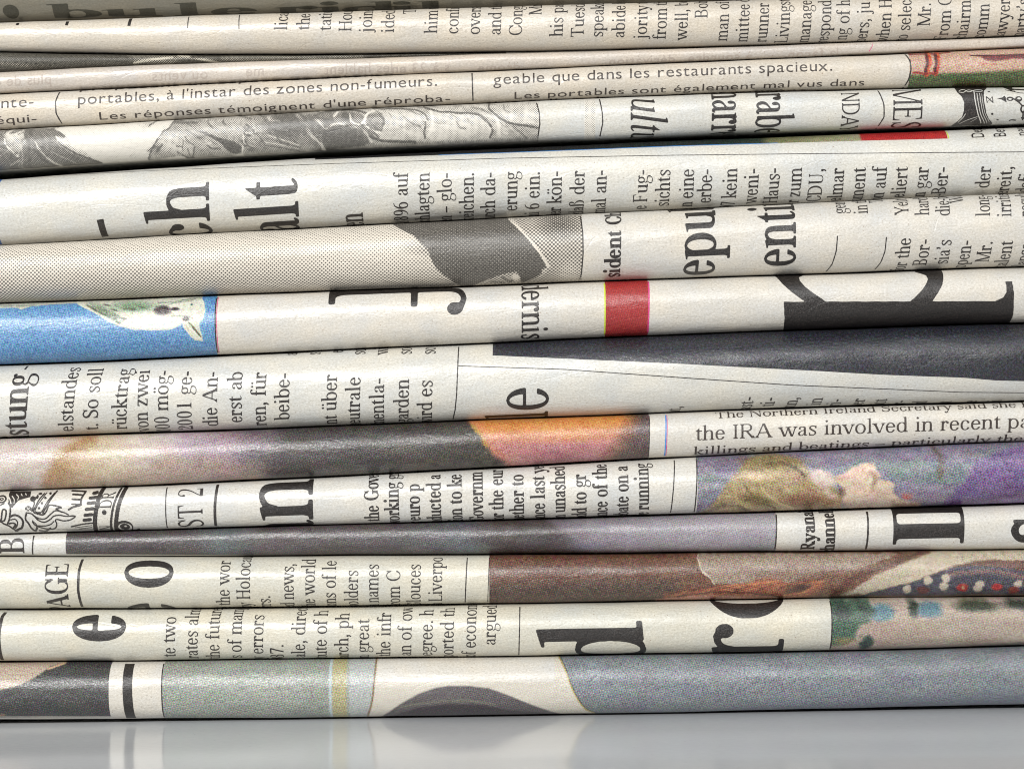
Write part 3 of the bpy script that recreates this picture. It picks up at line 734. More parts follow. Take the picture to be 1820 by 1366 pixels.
picture(N[2], 1472, 1900, f, 3.3, 'colour', warp=2.4); vr(2, 1472, 2.4)

# ---- 3
column(3, 'text_column', [('e the wor', 412, 1096), ('ny Holocau', 448, 1092), ('errs.', 484, 1054, dict(anchor='end')), ('ed news,', 525, 1079), ('the world', 562, 1079), ('ions of le', 599, 1079), ('holders', 638, 1077), ('h names', 674, 1086), ('from C', 712, 1077),
  ('Glouces', 748, 1077), ('n Liverpo', 786, 1076)], 36, w=76, t=27, hs=.83, step=20, tilt=.8)
column(3, 'headline', [('PAGE', 129, 1008, dict(at=2295))], 60, w=130, t=40, hs=.76)
column(3, 'headline', [('o', 312, 1013, dict(at=250)), ('e', 312, 1067, dict(anchor='end'))], 182, 'inkbig', w=140, t=40, hs=.62)
strip(N[3], [(151, float(N[3].ends(150)[0])), (148, 1010), (147, 1045), (150, float(N[3].ends(150)[1]))], 4.6, M['ink'], 'thick_rule'); vr(3, 831, 2, x2=827)
def f(P):
    P.ramp([(860, (116, 80, 64)), (1100, (114, 79, 61)), (1240, (124, 88, 68)), (1900, (126, 94, 76))]); P.noise(26, 9, 8, 5); P.T(1200, 970, 2.935)
    P.poly([(-980, 190), (0, 165), (60, 300), (-980, 300)], (88, 72, 62), 60, .8)
    P.poly([(115, 35), (122, 90), (150, 135), (190, 185), (330, 190), (560, 190), (700, 130), (980, 100), (1150, 35)], (163, 143, 126), 8)
    P.line([(116, 40), (122, 90), (150, 135), (195, 188)], 6, (216, 204, 182), 5)
    P.poly([(300, 110), (600, 100), (980, 110), (700, 150), (500, 190)], (140, 112, 96), 40, .8)
    P.poly([(-60, 250), (60, 215), (200, 205), (330, 190), (450, 155), (540, 165), (575, 190), (580, 240), (640, 200), (740, 165), (770, 200), (700, 260), (640, 290), (-60, 300)], (158, 100, 74), 22)
    for q in range(16): P.line([(-40+q*44, 262-q*3), (60+q*42, 226-q*3), (190+q*38, 240-q*5)], 5, ((206, 138, 96), (110, 66, 50), (184, 96, 62))[q % 3], 9, .8)
    P.line([(-40, 262), (200, 232), (420, 240), (560, 262)], 7, (96, 62, 48), 8); P.line([(200, 200), (380, 190), (520, 172)], 7, (222, 140, 90), 8); P.line([(-60, 240), (150, 205), (260, 190)], 8, (112, 66, 46), 10)
    P.ell(630, 220, 70, 24, (92, 60, 48), 14, rot=-18); P.line([(560, 250), (680, 230), (740, 180)], 10, (190, 120, 80), 8); P.line([(820, 250), (880, 190), (960, 120)], 26, (104, 66, 52), 24)
    P.poly([(-100, 268), (200, 248), (420, 262), (500, 300), (-100, 300)], (196, 140, 120), 8)
    P.poly([(850, 250), (930, 210), (990, 160), (1080, 120), (1200, 70), (1300, 36), (1420, 10), (1900, 10), (1900, 72), (1640, 66), (1540, 72), (1440, 96), (1340, 130), (1200, 186), (1080, 215), (990, 245)], (202, 188, 164), 16)
    P.line([(940, 150), (1040, 110), (1160, 62), (1280, 32)], 12, (104, 76, 66), 14)
    P.poly([(930, 262), (1080, 216), (1200, 186), (1340, 132), (1450, 98), (1560, 92), (1900, 112), (1900, 265)], (82, 80, 92), 7)
    P.poly([(1440, 98), (1540, 72), (1640, 66), (1900, 74), (1900, 150), (1700, 100), (1560, 92)], (116, 80, 66), 8)
    P.line([(1400, 140), (1500, 130), (1640, 122), (1820, 160)], 26, (150, 120, 112), 20, .8)
    for x, y in ((1195, 216), (1385, 200), (1392, 158), (1572, 190), (1560, 215), (1762, 190), (1300, 168)): P.ell(x, y, 22, 24, (206, 192, 172), 10, rot=20)
    for x, y, c in ((1480, 208, (176, 50, 48)), (1664, 206, (186, 46, 44)), (1282, 222, (110, 56, 52)), (1750, 224, (136, 56, 48)), (1820, 190, (150, 60, 50))): P.ell(x, y, 28, 20, c, 9)
    P.ell(1484, 208, 8, 8, (190, 150, 110), 4); P.line([(1000, 262), (1900, 252)], 12, (150, 126, 104), 8); P.noise(4, 4, 16, 9)
picture(N[3], 870, 1900, f, 3.1, 'colour', warp=2.4); vr(3, 870, 1.4, x2=867)

# ---- 4
def f(P):
    P.ramp([(100, (78, 71, 72)), (340, (88, 81, 81)), (400, (98, 104, 108)), (470, (88, 80, 80)), (700, (92, 85, 86)), (820, (98, 100, 104)), (880, (84, 76, 74)), (990, (84, 76, 76)), (1060, (128, 122, 126)), (1200, (160, 152, 158)), (1378, (172, 166, 168))])
    P.T(600, 850, 2.935); P.ell(700, 370, 90, 26, (112, 124, 128), 40, .8); P.poly([(-100, 370), (700, 380), (1000, 350), (1240, 370), (1300, 420), (-100, 420)], (74, 68, 68), 50, .6)
    P.poly([(1090, 200), (1150, 260), (1250, 330), (1330, 385), (2400, 385), (2400, 150), (1060, 190)], (158, 150, 160), 36, .5); P.ell(1280, 345, 60, 20, (132, 128, 154), 30, .6); P.ell(2200, 370, 160, 26, (140, 146, 152), 40, .6)
    P.noise(26, 9, 8, 3); P.noise(5, 4, 6, 7)
picture(N[4], 120, 1377, f, 3.0, 'colour_soft', ybot=cv([(120, 983.2), (330, 984.4), (560, 987.5), (1377, 990)]))
column(4, 'headline', [('B', 46, 966, dict(at=320))], 66, w=136, t=38, hs=.78); vr(4, 62.5, 2.6, x2=60)
column(4, 'text_column', [('Ryanair', 1445, 974), ('channel', 1481, 991)], 37, w=150, t=48, hs=.82, tilt=-1)
vr(4, 1377.5, 2.6, x2=1375); vr(4, 1538.5, 3.4, x2=1536.5)
column(4, 'headline', [('I', 1707, 940, dict(at=150)), ('E', 1707, 917)], 187, 'inkbig', w=140, t=34, hs=.98); column(4, 'headline', [('s', 1876, 940, dict(at=195))], 180, 'inkbig', w=140, t=44, hs=.72)

# ---- 5
def f(P):
    P.T(0, 840, 7.28); I, W = 1, 0; P.wk = 1.25
    P.ell(75, 328, 64, 50, I, 2); P.ell(75, 328, 42, 31, W, 2); P.ell(75, 328, 27, 19, I, 2); P.ell(74, 326, 11, 7, W, 2)
    P.line([(8, 385), (50, 408), (112, 380)], 15, I, 2); P.line([(-20, 680), (30, 640), (75, 580), (88, 500), (105, 455), (140, 470), (138, 530), (112, 600), (66, 608), (100, 640), (160, 668), (205, 705), (255, 742)], 17, I, 2)
    P.line([(168, 375), (196, 430), (190, 520), (176, 590), (150, 640)], 18, I, 2)
    P.line([(195, 548), (250, 528), (318, 556), (350, 615), (328, 690), (280, 716), (235, 738)], 22, I, 2); P.line([(195, 590), (250, 582), (278, 618), (268, 668), (240, 700)], 13, I, 2); P.line([(170, 640), (215, 632), (250, 650), (215, 700)], 18, I, 2)
    P.poly([(150, 235), (430, 230), (440, 300), (350, 325), (290, 345), (250, 400), (215, 440), (190, 400), (165, 350)], I, 2)
    P.line([(140, 280), (180, 330), (200, 380)], 12, W, 2); P.line([(200, 290), (235, 330), (240, 375)], 10, W, 2); P.line([(250, 270), (285, 300), (280, 335)], 9, W, 2); P.line([(310, 262), (330, 285)], 9, W, 2); P.line([(365, 260), (380, 275)], 10, W, 2)
    P.line([(640, 250), (590, 330), (545, 400), (512, 480), (590, 490), (640, 400), (690, 320), (742, 250)], 11, I, 2)
    for x, y in ((690, 258), (635, 312), (597, 378), (562, 440)): P.poly([(x-20, y-6), (x+2, y-20), (x+20, y+4), (x-4, y+20)], I, 2)
    P.line([(765, 230), (700, 340), (650, 430), (610, 500)], 17, I, 2); P.line([(612, 258), (560, 330), (520, 410), (492, 470), (510, 505), (580, 512)], 15, I, 2)
    P.ell(478, 322, 38, 36, I, 2); P.ell(500, 280, 26, 18, W, 2); P.ell(530, 300, 16, 26, I, 2); P.ell(560, 262, 26, 14, I, 2); P.line([(480, 340), (500, 380), (485, 430), (470, 480)], 14, I, 2)
    P.ell(425, 445, 42, 34, I, 2); P.line([(405, 425), (450, 480)], 7, W, 1); P.line([(450, 430), (400, 470)], 7, W, 1)
    P.line([(402, 500), (385, 580), (420, 640), (445, 700), (485, 738), (520, 700)], 19, I, 2)
    P.line([(415, 500), (480, 520), (540, 590), (620, 622), (700, 585), (745, 545), (820, 530), (900, 545), (1020, 543), (960, 590), (870, 604), (790, 585), (765, 600), (778, 650), (745, 705), (660, 715), (560, 690), (500, 660), (470, 620)], 14, I, 2)
    P.line([(480, 528), (560, 575), (640, 575), (705, 520), (770, 475), (860, 490), (935, 525)], 14, I, 2); P.line([(540, 515), (610, 525), (655, 480), (690, 405), (760, 408), (848, 434), (780, 450), (850, 490)], 16, I, 2)
    P.line([(530, 668), (620, 672), (700, 650), (745, 612)], 12, I, 2); P.line([(540, 735), (620, 742), (690, 700)], 16, I, 2); P.line([(470, 600), (520, 660), (500, 720)], 10, I, 2)
    for y in (268, 328, 388): P.line([(982, y), (1100, y+8)], 18, I, 2)
    P.line([(940, 460), (1000, 425), (1088, 402), (1095, 330), (1140, 235)], 20, I, 2); P.line([(960, 225), (1120, 232)], 16, I, 2)
    for x, y, w in ((1270, 250, 20), (1250, 310, 38), (1228, 376, 40), (1208, 452, 42), (1190, 528, 42), (1173, 592, 40)): P.line([(x-w, y+5), (x+w, y-5)], 34, I, 2, smooth=False)
    P.line([(1358, 200), (1318, 330), (1280, 540), (1258, 760)], 44, I, 2); P.line([(1590, 200), (1518, 400), (1480, 600), (1462, 760)], 24, I, 2); P.line([(1650, 195), (1582, 400), (1545, 600), (1522, 760)], 42, I, 2)
    P.line([(960, 682), (1100, 650), (1236, 632)], 15, I, 2); P.line([(1000, 695), (1225, 664)], 6, I, 2); P.line([(1050, 712), (1225, 690)], 6, I, 2); P.line([(760, 722), (1240, 722)], 5, I, 2)
    P.ell(1395, 495, 30, 32, I, 2); P.ell(1640, 680, 110, 78, I, 2); P.ell(1645, 690, 88, 56, W, 2); P.ell(1645, 682, 64, 42, I, 2); P.ell(1655, 676, 18, 12, W, 2); P.line([(1640, 745), (1760, 740), (1820, 715)], 14, I, 2)
drawing(N[5], -20, 262, f, name='crest', res=.75)
column(5, 'crest_lettering', [('ON', 198, 948)], 31, w=90, t=34, hs=.62, tilt=8); column(5, 'crest_lettering', [('DR', 203, 901)], 33, w=90, t=34, hs=.70, tilt=14)
vr(5, 300, 2); column(5, 'headline', [('ST 2', 365, 906, dict(at=850))], 66, w=84, t=36, hs=.66); strip(N[5], [(390, float(N[5].ends(390)[0])), (387, 895), (386, float(N[5].ends(386)[1]))], 5, M['ink'], 'thick_rule')
column(5, 'headline', [('an', 559, 904, dict(at=572))], 204, 'inkbig', w=112, t=42, hs=.80)
column(5, 'text_column', [('the Gove', 676, 924), ('working gr', 712, 930), ('r euro p', 749, 929), ('nducted a', 786, 939), ('tion to ke', 823, 937), (' Governm', 860, 931), ('for the eur', 896, 932), ('hether to', 932, 934), ('ance last ye', 969, 933), ('in unashed', 1005, 927), ('add to gr', 1042, 922), ('ance of the', 1079, 931),
  ('ebate on a', 1116, 929), ('re running', 1152, 918)], 38, w=124, t=36, hs=.74, step=20, tilt=-1)
vr(5, 1197, 2, x2=1190)
def f(P):
    P.C[:] = (140, 132, 150); P.T(1220, 780, 3.033)
    P.poly([(-50, 150), (200, 190), (240, 260), (180, 330), (-50, 300)], (140, 140, 155), 30); P.line([(40, 205), (190, 215)], 30, (112, 124, 124), 26); P.line([(30, 250), (180, 250)], 30, (178, 168, 178), 30)
    P.poly([(620, 120), (760, 160), (900, 110), (1500, 120), (1450, 240), (1080, 215), (1020, 170), (980, 140), (850, 175), (780, 190)], (124, 136, 140), 26, .9)
    P.poly([(180, 260), (260, 170), (330, 100), (480, 80), (590, 110), (650, 170), (760, 240), (830, 300), (820, 370), (700, 380), (400, 395), (60, 400), (140, 340)], (176, 154, 112), 22)
    P.ell(450, 120, 150, 36, (140, 120, 76), 30); P.ell(380, 200, 110, 22, (206, 186, 142), 24); P.ell(540, 230, 60, 40, (190, 166, 130), 30)
    P.ell(620, 330, 120, 42, (140, 104, 74), 34); P.ell(360, 320, 90, 26, (122, 100, 60), 26, rot=12); P.line([(230, 240), (260, 310), (330, 365), (430, 390)], 12, (198, 176, 128), 16); P.line([(300, 250), (370, 330), (470, 370)], 9, (120, 98, 58), 12)
    P.line([(380, 240), (440, 310), (560, 370)], 9, (206, 184, 136), 12); P.line([(420, 130), (520, 130), (620, 190)], 10, (104, 84, 52), 14); P.line([(640, 250), (740, 330), (820, 370)], 12, (166, 126, 90), 16); P.line([(80, 400), (200, 350), (330, 380)], 14, (104, 88, 70), 16, .7)
    P.ell(715, 205, 80, 40, (232, 212, 198), 22, rot=14); P.line([(700, 230), (770, 300)], 30, (214, 186, 166), 24)
    P.poly([(770, 200), (820, 178), (880, 145), (950, 122), (990, 128), (1005, 165), (1030, 195), (1000, 210), (1060, 215), (1100, 240), (1090, 285), (1130, 320), (1250, 340), (1240, 380), (880, 385), (830, 330), (820, 260)], (228, 200, 176), 14)
    P.ell(980, 215, 26, 46, (168, 130, 108), 22, .8); P.ell(965, 215, 16, 30, (236, 214, 194), 16); P.poly([(840, 330), (1240, 330), (1240, 400), (830, 400)], (186, 158, 142), 34, .8); P.ell(820, 280, 20, 24, (128, 92, 82), 20, .8)
    P.ell(1168, 300, 26, 20, (206, 92, 80), 14); P.poly([(1080, 250), (1400, 250), (1380, 330), (1200, 330)], (150, 140, 160), 34, .6); P.line([(1315, 30), (1342, 110), (1338, 200)], 26, (106, 88, 76), 26, .7)
    P.poly([(1400, 300), (1470, 230), (1530, 130), (1640, 70), (1860, 10), (1860, 400), (1380, 400), (1370, 330)], (122, 98, 146), 26); P.line([(1560, 120), (1700, 110), (1820, 130)], 30, (148, 126, 166), 34, .7); P.line([(1420, 340), (1600, 320), (1840, 270)], 26, (92, 66, 110), 26, .7)
    P.noise(22, 8, 14, 6); P.noise(4.5, 3.5, 16, 3)
picture(N[5], 1236, 1900, f, 3.4, 'colour', warp=2.4); vr(5, 1236, 2.2, x2=1232)

# ---- 6
def f(P):
    P.ramp([(-60, (206, 192, 184)), (70, (212, 196, 186)), (115, (176, 140, 104)), (150, (200, 172, 140)), (200, (208, 190, 164)), (260, (216, 202, 188)), (340, (188, 172, 178)), (410, (158, 136, 146)), (450, (112, 98, 104)), (520, (84, 78, 76)), (850, (78, 70, 62)), (1152, (86, 74, 72))])
    P.T(0, 0, 1); P.poly([(-60, 770), (150, 778), (120, 800), (105, 820), (95, 850), (80, 880), (-60, 880)], (208, 194, 184), 10, .9); P.line([(165, 780), (130, 800), (108, 830), (90, 860)], 22, (176, 138, 96), 16, .8)
    P.poly([(300, 800), (470, 830), (470, 870), (150, 880)], (176, 150, 132), 30, .7); P.line([(330, 790), (480, 788)], 26, (172, 150, 162), 30, .4)
    P.ell(700, 770, 120, 12, (66, 60, 58), 20, .7)
    P.poly([(815, 730), (836, 752), (852, 766), (862, 790), (880, 808), (902, 825), (930, 850), (1170, 850), (1170, 720)], (206, 132, 96), 7)
    P.poly([(830, 738), (1150, 720), (1120, 768), (870, 775)], (216, 142, 66), 24); P.poly([(870, 782), (1100, 770), (1060, 850), (920, 850)], (196, 134, 138), 30, .8); P.ell(1010, 815, 60, 20, (172, 112, 124), 26, .7); P.ell(1000, 770, 60, 10, (226, 160, 96), 20, .7)
    P.poly([(1060, 860), (1090, 800), (1116, 760), (1130, 710), (1180, 710), (1180, 860)], (98, 80, 80), 40, .95); P.line([(840, 756), (854, 768), (864, 790)], 5, (196, 166, 60), 5, .7); P.noise(24, 9, 10, 9); P.noise(5, 4, 9, 2)
picture(N[6], -60, 1152, f, 3.2, 'colour', warp=2.5); vr(6, 1152.5, 1.6, x2=1151)
vr(6, 1181.6, 2.2, 'blue', 1179.6); vr(6, 1183.6, 1.2, 'magenta', 1181.8)
column(6, 'text_column', [('The Northern Ireland Secretary said she had', 1268, 743, dict(fit=590, vs=.8)), ('the IRA was involved in recent para', 1232, 781.5, dict(fit=626)), ('killings and beatings – particularly the pu', 1230, 807, dict(fit=632, vs=.85))], 38, 'grey_ink', w=70, t=27, o='h', step=15, tilt=0)
# ---- 7
column(7, 'headline', [('Leistung', 66, 664)], 69, w=128, t=42, hs=.84, tilt=5, anchor='end')
strip(N[7], [(53, 650.5), (51, 657)], 3.6, M['ink'], 'dash_mark')
column(7, 'text_column', [('elstandes', 151, 653, dict(tilt=6.5)), ('t. So soll', 192, 654, dict(tilt=5.5)), ('rücktrag', 241, 655, dict(tilt=5)), ('von zwei', 274, 657, dict(tilt=2.5)), ('000 mög-', 309, 658, dict(tilt=1.5)), ('2001 ge-', 350, 659), ('die An-', 395, 660), ('erst ab', 438, 660), ('ren, für', 480, 661), ('beibe-', 521, 662),
  ('nt über', 604, 665), ('neutrale', 645, 669), ('mentla-', 687, 671), ('garden', 730, 673), ('wird es', 771, 675)], 39, w=84, t=29, hs=.92, step=20, tilt=1.8, anchor='end')
column(7, 'text_column', [(s, x, y) for s, x, y in (('ab', 530, 631), ('s wird', 571, 630), ('Zeit', 611, 630), ('soll', 651, 630), ('wird', 691, 630), ('so den', 733, 630), ('so auch', 775, 630))], 39, w=84, t=29, hs=.88, step=20)
strip(N[7], [(816, float(N[7].ends(815)[0])), (815, 650), (813, 700), (810, 727), (805, float(N[7].ends(805)[1]))], 2, M['ink'])
strip(N[7], [(814, 650.5), (1000, 656.5), (1220, 672), (1400, 684), (1640, 694), (1700, 696.5), (1860, 698)], 1.5, M['ink'])
nb = cv([(876, 632), (1200, 646.5), (1300, 652), (1438, 659), (1560, 666), (1643, 669), (1700, 671), (1760, 676), (1900, 679)])
def f(P):
    P.C[:] = (50, 51, 60); P.T(1200, 580, 2.935); P.line([(0, 175), (400, 160), (900, 130), (1820, 115)], 30, (84, 82, 88), 60, .6); P.line([(1180, 50), (1300, 75), (1470, 50)], 5, (92, 92, 98), 8, .6); P.ell(1420, 140, 120, 26, (46, 46, 54), 30, .7); P.noise(30, 9, 5, 4); P.noise(5, 4, 6, 1)
picture(N[7], 876, 1900, f, 2.8, 'solid', ybot=nb)
column(7, 'headline', [('le', 973, 708, dict(at=506))], 158, 'inkbig', w=98, t=34, hs=.72)
column(7, 'text_column', [(s, x, y, dict(tilt=tl)) for s, x, y, tl in (('macht,', 1210, 721, 8), ('fast-', 1337, 704, 6), ('ti-', 1375, 705, 6), ('dann,', 1415, 705, 6), ('in', 1458, 706, 6), ('spri-', 1493, 708, 6), ('unter', 1534, 707, 6), ('mitt', 1573, 708, 6), ('der-', 1608, 711, 6), ('und', 1645, 712, 6), ('hat', 1690, 712, 6), ('alle', 1735, 711, 6), ('wei', 1778, 710, 6))], 38, w=84, t=29, hs=.86, step=20, anchor='end')

# ---- 8
def f(P):
    P.T(0, 510, 4.55); P.C[:] = (108, 160, 206)
    g = np.clip((P.V-330)/280, 0, 1)[..., None]; P.C += (np.array([72, 132, 184])-P.C)*g*.8; g = np.clip((230-P.V)/150, 0, 1)[..., None]; P.C += (np.array([80, 142, 200])-P.C)*g*.7
    W = (226, 226, 208)
    P.poly([(-200, 120), (640, 100), (640, 138), (430, 145), (280, 166), (205, 190), (185, 176), (-200, 180)], (206, 208, 194), 5); P.line([(0, 158), (200, 160), (300, 156)], 4, (110, 140, 130), 5, .7)
    P.poly([(600, 100), (640, 135), (720, 180), (830, 230), (940, 300), (1030, 330), (1120, 350), (1250, 356), (1400, 355), (1460, 328), (1505, 300), (1530, 350), (1570, 405), (1610, 432), (1668, 442), (1668, 400), (1648, 350), (1645, 300), (1680, 262), (1686, 190), (1676, 130), (1650, 90), (1640, 60), (900, 60)], W, 6)
    P.ell(1120, 165, 190, 40, (134, 160, 130), 40, .9); P.ell(860, 190, 100, 28, (122, 142, 116), 36, .9, rot=24); P.ell(960, 245, 70, 26, (122, 138, 120), 30, .8, rot=20); P.ell(1280, 300, 200, 46, (238, 242, 236), 30)
    for x, y, a in ((760, 165, 20), (800, 190, 25), (850, 215, 30), (905, 240, 30), (960, 262, 20), (1040, 262, 10), (1060, 180, -10), (960, 190, 20), (890, 150, 10), (990, 290, 25), (1110, 190, 0), (1180, 170, 5)): P.ell(x, y, 30, 7, (86, 96, 78), 8, .8, rot=a)
    P.line([(1300, 130), (1420, 130), (1500, 110), (1640, 90)], 7, (96, 116, 100), 8, .8); P.line([(1380, 150), (1500, 125), (1600, 105)], 6, (90, 104, 90), 7, .7)
    P.ell(1345, 195, 66, 40, (78, 66, 66), 20); P.ell(1450, 187, 36, 13, (74, 62, 66), 7); P.ell(1575, 148, 9, 9, (90, 140, 130), 5)
    P.line([(1420, 245), (1520, 240), (1590, 258)], 8, (110, 116, 100), 8, .8); P.ell(1535, 262, 28, 18, (84, 70, 70), 10); P.line([(1560, 290), (1600, 335), (1655, 405)], 11, (116, 108, 70), 8); P.line([(1590, 335), (1640, 395)], 5, (60, 60, 50), 6); P.line([(1530, 300), (1580, 400), (1640, 436)], 5, (190, 186, 130), 6, .7)
    P.line([(1686, 100), (1690, 200), (1682, 262), (1650, 300), (1668, 400)], 7, (120, 200, 220), 6, .6); P.noise(3, 3, 20, 4)
picture(N[8], -60, 388.5, f, 3.3, 'colour', warp=1.1, res=1.3); vr(8, 389, 2.4, 'ink', 390); vr(8, 391.5, 1.2, 'magenta', 392.5)
column(8, 'headline', [('f', 588, 522, dict(at=140))], 345, 'inkbig', w=78, t=34, hs=.86, o='dn')
column(8, 'headline', [('dernis', 927, 527, dict(at=733))], 67, w=110, t=40, hs=.76, o='dn')
def f(P): P.C[:] = (178, 46, 44); P.noise(9, 9, 7, 3)
picture(N[8], 1074, 1150, f, 3, 'colour_soft', name='red_band'); vr(8, 1073, 2.6, 'lime', 1073.4); vr(8, 1151, 2.6, 'magenta', 1149.6)
def f(P):
    P.T(1200, 290, 2.935); I, W = 1, 0
    P.poly([(548, 728), (1735, 724), (1735, 800), (1720, 900), (560, 900), (556, 820)], I, 2); P.poly([(1735, 740), (1741, 790), (1735, 830), (1715, 900), (1700, 900), (1700, 730)], I, 2)
    P.poly([(490, 560), (520, 597), (545, 635), (590, 678), (640, 715), (670, 735), (775, 735), (745, 712), (700, 682), (660, 650), (637, 618), (635, 600), (660, 588), (700, 560)], I, 2)
    P.poly([(1190, 735), (1225, 705), (1262, 668), (1285, 635), (1297, 610), (1290, 590), (1240, 570), (1300, 540), (1380, 560), (1378, 600), (1368, 640), (1345, 680), (1308, 735)], I, 2)
    P.poly([(1590, 728), (1640, 724), (1680, 706), (1696, 680), (1696, 640), (1692, 623), (1728, 623), (1735, 680), (1738, 760), (1690, 760)], I, 2)
    P.poly([(1390, 728), (1590, 728), (1590, 745), (1390, 745)], I, 2)
drawing(N[8], 1360, 1800, f, 'inkbig', 'headline', 1.2)

# ---- 9
def f(P):
    P.C[:] = 176; P.T(600, 290, 2.935)
    v = np.clip((P.V-420)/260, -1, 1); P.C += (18-34*abs(v))[..., None]; P.C[..., :] += np.clip((P.U+1800)/6000, 0, .3)[..., None]*20-10
    P.poly([(880, 240), (1290, 240), (1290, 700), (960, 700), (1090, 570), (1090, 545)], 150, 10); P.ell(1150, 330, 70, 50, 78, 90, .8); P.line([(880, 300), (940, 350), (1040, 460), (1098, 545)], 14, 225, 8); P.ell(1210, 590, 60, 60, 190, 60, .5)
    P.poly([(180, 240), (290, 322), (330, 350), (400, 385), (440, 425), (478, 458), (490, 500), (500, 520), (520, 555), (560, 590), (640, 641), (690, 655), (700, 640), (780, 612), (850, 588), (928, 570), (945, 590), (960, 625), (1030, 600), (1062, 580), (1065, 560), (1088, 548), (1060, 500), (1040, 470), (1000, 420), (960, 372), (900, 312), (850, 240)], 34, 5)
    P.ell(700, 450, 220, 40, 58, 60, .6); P.poly([(740, 635), (830, 598), (928, 572), (945, 592), (960, 628), (850, 650)], 150, 8); P.line([(860, 600), (900, 620), (930, 600)], 8, 70, 6); P.line([(800, 620), (870, 625)], 6, 90, 6); P.ell(930, 600, 20, 16, 220, 8)
picture(N[9], -60, 1033, f, 6.9, 'tone_dark', label='coarse halftone picture with a dark cap shape')
strip(N[9], [(1030, float(N[9].ends(1030)[0])), (1034, 420), (1034.5, 455), (1032, 490), (1028, float(N[9].ends(1030)[1]))], 2.2, M['ink'])
column(9, 'headline', [('sident Ch', 1100, 490, dict(at=190))], 42, w=140, t=40, hs=.88, tilt=1)
column(9, 'headline', [('epubl', 1266, 478, dict(at=228))], 118, 'inkbig', w=122, t=40, hs=.80, tilt=1); column(9, 'headline', [('entin', 1407, 460, dict(at=228))], 118, 'inkbig', w=122, t=40, hs=.70, tilt=0)
column(9, 'text_column', [('gen bei den', 1496, 384), ('in the Fra', 1534, 384), ('Tempo', 1564, 363), ('Yelt sich', 1605, 386), ('hard und', 1641, 387), ('die-bei', 1677, 388), ('Wahl', 1704, 364), ('long- sie', 1747, 389), ('irritiert', 1784, 390), ('result', 1820, 390), ('gewiss', 1857, 390)], 37, w=80, t=28, hs=.80, step=20, tilt=3)
column(9, 'text_column', [('for the', 1609, 426), ('Bor-', 1643, 428), ("sia's", 1680, 429), ('open-', 1716, 430), ('  Mr.', 1752, 432), ('talent', 1788, 431), ('lapse', 1823, 434)], 37, w=80, t=28, hs=.84, step=20, tilt=3, anchor='end')
strip(N[9], [(1479.5, 423), (1478, 450), (1473, 472), (1464, float(N[9].ends(1465)[1]))], 2, M['ink']); strip(N[9], [(1565.5, 425), (1564, 450), (1559, 468), (1550, float(N[9].ends(1550)[1]))], 2, M['ink'])

# ---- 10
def f(P):
    P.ramp([(500, (34, 34, 34)), (900, (30, 32, 34)), (1300, (44, 60, 52)), (1350, (60, 72, 56)), (1365, (128, 128, 88)), (1526, (168, 166, 132)), (1530, (186, 34, 30)), (1680, (190, 36, 32))]); P.noise(6, 4, 10, 3)
eb = cv([(560, 284.5), (600, 283), (760, 277.5), (910, 272.5), (1060, 267), (1200, 261.5), (1360, 257), (1530, 252.3), (1680, 249)])
picture(N[10], 560, 1680, f, 3, 'colour_soft', ybot=eb, name='colour_strip'); strip(N[10], [(x, float(eb(x))) for x in range(780, 1400, 30)], 1.6, M['blue'], 'blue_edge'); strip(N[10], [(1681, 226), (1682, 249)], 2, M['lime'], 'lime_edge')
strip(N[10], [(100, 311.5), (300, 303), (600, 293), (900, 284), (1200, 279), (1500, 276), (1860, 273)], 1.3, M['ink'])
def f(P): P.C[:] = (56, 128, 206)
picture(N[10], -60, 2.5, f, 3.3, 'colour', ytop=cv([(-60, 318), (3, 318)]), ybot=cv([(-60, 434), (3, 434)]), name='blue_margin')
strip(N[10], [(183, 392), (187, 420), (188, float(N[10].ends(188)[1]))], 12, M['inkbig'], 'headline_stroke')
column(10, 'headline', [('ch', 376, 380, dict(at=562))], 164, 'inkbig', w=122, t=36, hs=.80, tilt=0); column(10, 'headline', [('alt', 533, 374, dict(at=591))], 162, 'inkbig', w=122, t=36, hs=.74, tilt=0); column(10, 'headline', [('en', 646, 423)], 67, w=128, t=40, hs=.72)
column(10, 'text_column', [(s, x, y) for s, x, y in (('1896 auf', 727, 310), ('eschlagten', 765, 310), ('den – glo-', 804, 310), ('rzeichen.', 843, 310), ('durch da-', 881, 309), ('erungg'[:-1], 920, 308), ('Juni 6 ein.', 959, 308), ('der kön-', 998, 307), ('daß der', 1038, 306), ('einmal an-', 1077, 305), ('e Fug-', 1150, 304), ('sichts', 1189, 304), ('n eine', 1231, 303), ('erbe-', 1263, 303),
  ('97 kein', 1307, 302), ('weni-', 1345, 302), ('Haus-', 1382, 301), ('r zum', 1421, 301), ('(CDU,'[1:], 1459, 302), ('elmar', 1496, 301), ('ument', 1534, 300), ('Ton auf', 1571, 299), ('eliert', 1608, 299), ('in gar', 1645, 299), ('bei-Ber-', 1680, 299), ('der', 1755, 298), ('bereit,', 1793, 298), ('s defi-', 1831, 298))], 38, w=84, t=28, hs=.86, step=20, anchor='end', tilt=.8)
column(10, 'text_column', [('Depot', 1745, 248), ('Bern', 1784, 246), ('neu', 1822, 244)], 38, w=84, t=28, hs=.7, font='sans', fat=.0)

